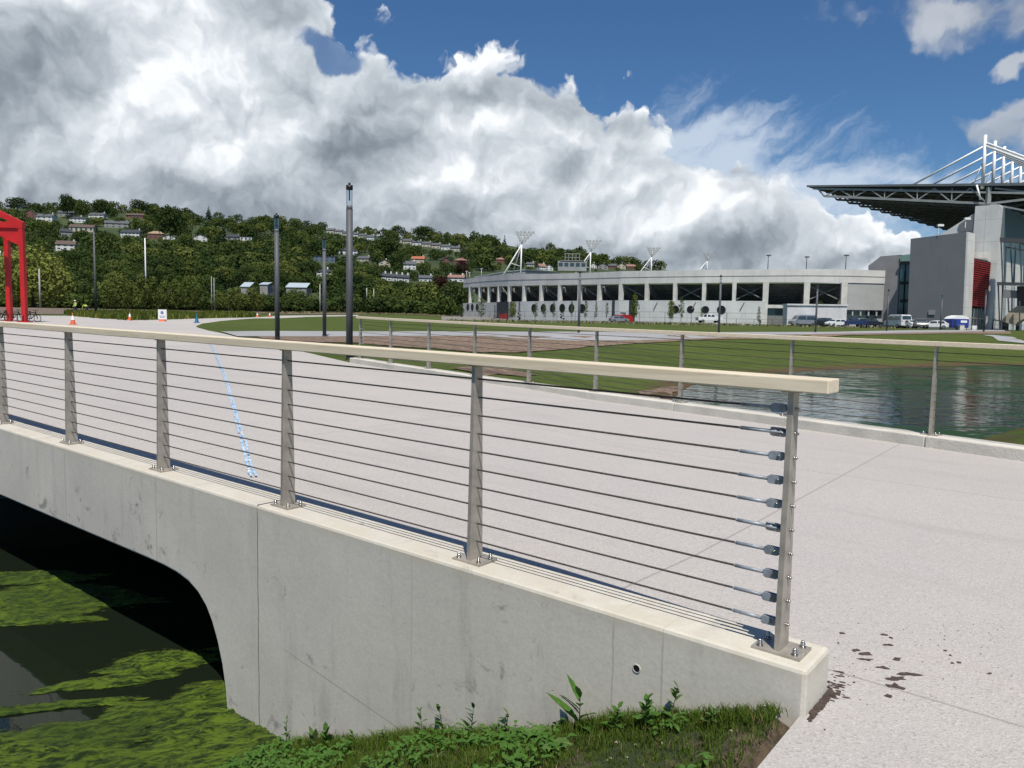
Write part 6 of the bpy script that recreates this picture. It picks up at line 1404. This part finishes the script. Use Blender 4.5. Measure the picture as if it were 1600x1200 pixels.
wn2 = N.n('ShaderNodeTexNoise', noise_dimensions='2D', i={'Vector': P2, 'Scale': 24., 'Detail': 4, 'Roughness': .6}).outputs[1]
PW = N.vm('ADD', P2, N.vm('ADD', N.vm('SCALE', N.vm('SUBTRACT', wn, (.5, .5, .5)), sc=.075), N.vm('SCALE', N.vm('SUBTRACT', wn2, (.5, .5, .5)), sc=.022)))
def blobs(lst, vec, soft=0):
    """highest of several rotated ellipses, 1 at the centre, 0 on the rim"""
    r = None
    for (px, py), rx, ry, ang, *w in lst:
        a, e = ae(px, py); q = N.vm('SUBTRACT', vec, (a, e, 0))
        if ang: q = N.n('ShaderNodeVectorRotate', rotation_type='Z_AXIS', i={'Vector': q, 'Angle': radians(-ang)}).outputs[0]
        l = N.math('SUBTRACT', 1., N.vm('LENGTH', N.vm('MULTIPLY', q, (1 / (rx * KX), 1 / (ry * KX), 0))))
        if w: l = N.math('MULTIPLY', l, w[0])
        r = l if r is None else N.math('SMOOTH_MAX', r, l, .12)
    return r
def puff(vec, sc, det=5):   # billowing relief: high in the middle of each puff
    return N.math('SUBTRACT', 1., N.n('ShaderNodeTexVoronoi', voronoi_dimensions='2D', feature='SMOOTH_F1', i={'Vector': vec, 'Scale': sc, 'Detail': det, 'Roughness': .5, 'Smoothness': .5}).outputs['Distance'])
def relief(dx, dy):
    v = N.vm('ADD', PW, (dx, dy, 0)) if (dx or dy) else PW
    return N.math('ADD', N.math('MULTIPLY', puff(v, 10., 4), .62), N.math('MULTIPLY', N.noise2(v, 12, 10, .6), .55))
R0_ = relief(0, 0); R1 = relief(-.006, .016); R2 = relief(.0, .045)
big = N.noise2(P2, 3.2, 6, .55)
# main bank
bank = blobs([((60, 250), 560, 330, 0), ((330, 180), 330, 250, 0), ((620, 250), 260, 205, 0), ((760, 275), 340, 225, -10), ((900, 320), 370, 190, -15), ((1060, 350), 280, 130, -12), ((1190, 405), 175, 85, 0), ((1330, 395), 62, 62, 0), ((1392, 400), 42, 42, 0), ((200, 0), 330, 120, 0), ((430, 10), 120, 55, -20), ((100, 480), 1400, 110, 0), ((-500, 200), 500, 400, 0)], PW)
relc = N.math('SUBTRACT', R0_, .66)
f_bank = N.math('ADD', bank, N.math('MULTIPLY', relc, .72))
a_bank = N.ramp(f_bank, .02, .12)
hole = blobs([((515, 78), 62, 20, -8)], PW); a_bank = N.math('MULTIPLY', a_bank, N.ramp(N.math('ADD', hole, N.math('MULTIPLY', relc, -.5)), -.05, .35, 1, .15))
lit = N.math('ADD', N.math('MULTIPLY', N.math('SUBTRACT', R0_, R1), .62), N.math('MULTIPLY', N.math('SUBTRACT', R0_, R2), .40))
edge = N.ramp(f_bank, .02, .28, .22, 0)
white = blobs([((300, 60), 190, 70, 0), ((210, 175), 120, 60, 0), ((420, 190), 130, 60, 0), ((700, 95), 170, 45, -10), ((760, 195), 150, 38, -8), ((1060, 225), 150, 50, -10), ((860, 260), 170, 70, -8), ((1040, 300), 120, 45, 0), ((1000, 345), 170, 40, 0), ((1340, 365), 70, 50, 0), ((1395, 385), 45, 38, 0), ((700, 290), 110, 60, 0), ((260, 240), 190, 40, 0), ((160, 110), 90, 26, 10)], PW)
gray = blobs([((75, 80), 135, 75, 25), ((20, 210), 130, 60, 0), ((250, 330), 520, 60, 0, 1.2), ((480, 290), 230, 60, 15), ((560, 215), 120, 75, 40, 1.1), ((600, 165), 150, 50, 10), ((790, 145), 210, 42, -9, 1.1), ((960, 180), 150, 24, -12, 1.1), ((1060, 202), 70, 12, -4), ((870, 250), 42, 36, 0), ((650, 340), 260, 50, 0), ((960, 350), 110, 46, 20), ((420, 30), 150, 30, -18), ((1190, 278), 150, 12, -4), ((1120, 380), 150, 32, 0), ((1000, 60 + 340), 300, 26, 0), ((100, 400), 900, 70, 0), ((1330, 410), 60, 16, 0)], PW)
br = N.math('ADD', N.math('ADD', .66, N.math('MULTIPLY', N.math('SUBTRACT', big, .5), .3)), N.math('ADD', lit, edge))
br = N.math('ADD', br, N.ramp(white, -.3, .8, 0, .22)); br = N.math('SUBTRACT', br, N.ramp(gray, -.45, .85, 0, .31))
cr = N.n('ShaderNodeValToRGB', i={0: br}); e = cr.color_ramp.elements; e[0].position = .0; e[0].color = (.17, .20, .24, 1); e[1].position = 1.; e[1].color = (.86, .885, .91, 1)
for ps, c in ((.22, (.235, .275, .32)), (.42, (.35, .395, .44)), (.62, (.485, .53, .58)), (.82, (.64, .685, .73))): x_ = e.new(ps); x_.color = (*c, 1)
# thin fibrous veil right of the bank
veil = N.n('ShaderNodeVectorRotate', rotation_type='Z_AXIS', i={'Vector': N.vm('SUBTRACT', PW, (*ae(1000, 340), 0)), 'Angle': radians(-38)}).outputs[0]
vn = N.noise2(N.vm('MULTIPLY', veil, (2., 6, 1)), 4, 9, .64, .0)
vb = blobs([((1130, 280), 300, 125, -10), ((1240, 320), 230, 95, 0), ((1100, 215), 150, 40, 15), ((1400, 290), 200, 30, 0, .7)], PW)
a_veil = N.math('MULTIPLY', N.ramp(N.math('ADD', vb, N.math('MULTIPLY', N.math('SUBTRACT', vn, .5), 1.5)), -.05, .8), .72)
# small clouds high on the right
sm = blobs([((1500, 8), 200, 44, -4), ((1620, 14), 180, 52, 0), ((1575, 193), 95, 30, 0), ((1600, 165), 50, 22, 20), ((1605, 85), 26, 16, 0), ((1650, 190), 90, 40, 0)], PW)
a_sm = N.math('MULTIPLY', N.ramp(N.math('ADD', sm, N.math('MULTIPLY', relc, 1.2)), -.05, .5), .72)
skc = N.mix(1., sky.outputs[0], (.42, .66, .90), 'MULTIPLY')
bg0 = N.n('ShaderNodeBackground', i={0: skc, 1: .085})
col = N.mix(N.math('DIVIDE', a_veil, N.math('ADD', N.math('MAXIMUM', a_veil, a_sm), .0001)), N.mix(N.ramp(N.math('ADD', lit, .4), 0, .9), (.36, .39, .42), (.62, .64, .66)), (.62, .69, .78))
bg1 = N.n('ShaderNodeBackground', i={0: col, 1: 1.}); bg2 = N.n('ShaderNodeBackground', i={0: cr.outputs[0], 1: 1.})
m1 = N.n('ShaderNodeMixShader', i={0: N.math('MAXIMUM', a_veil, a_sm), 1: bg0.outputs[0], 2: bg1.outputs[0]})
m2 = N.n('ShaderNodeMixShader', i={0: a_bank, 1: m1.outputs[0], 2: bg2.outputs[0]}); wo_ = N.n('ShaderNodeOutputWorld'); t.links.new(m2.outputs[0], wo_.inputs[0])
wd.cycles.sampling_method = 'MANUAL'; wd.cycles.sample_map_resolution = 512
S.view_settings.view_transform = 'Standard'; S.view_settings.look = 'None'; S.view_settings.exposure = .2; S.view_settings.gamma = 1
S.render.film_transparent = False
S.cycles.max_bounces = 6; S.cycles.diffuse_bounces = 3; S.cycles.glossy_bounces = 3; S.cycles.transparent_max_bounces = 8; S.cycles.use_adaptive_sampling = True; S.cycles.adaptive_threshold = .02
S.cycles.use_denoising = True
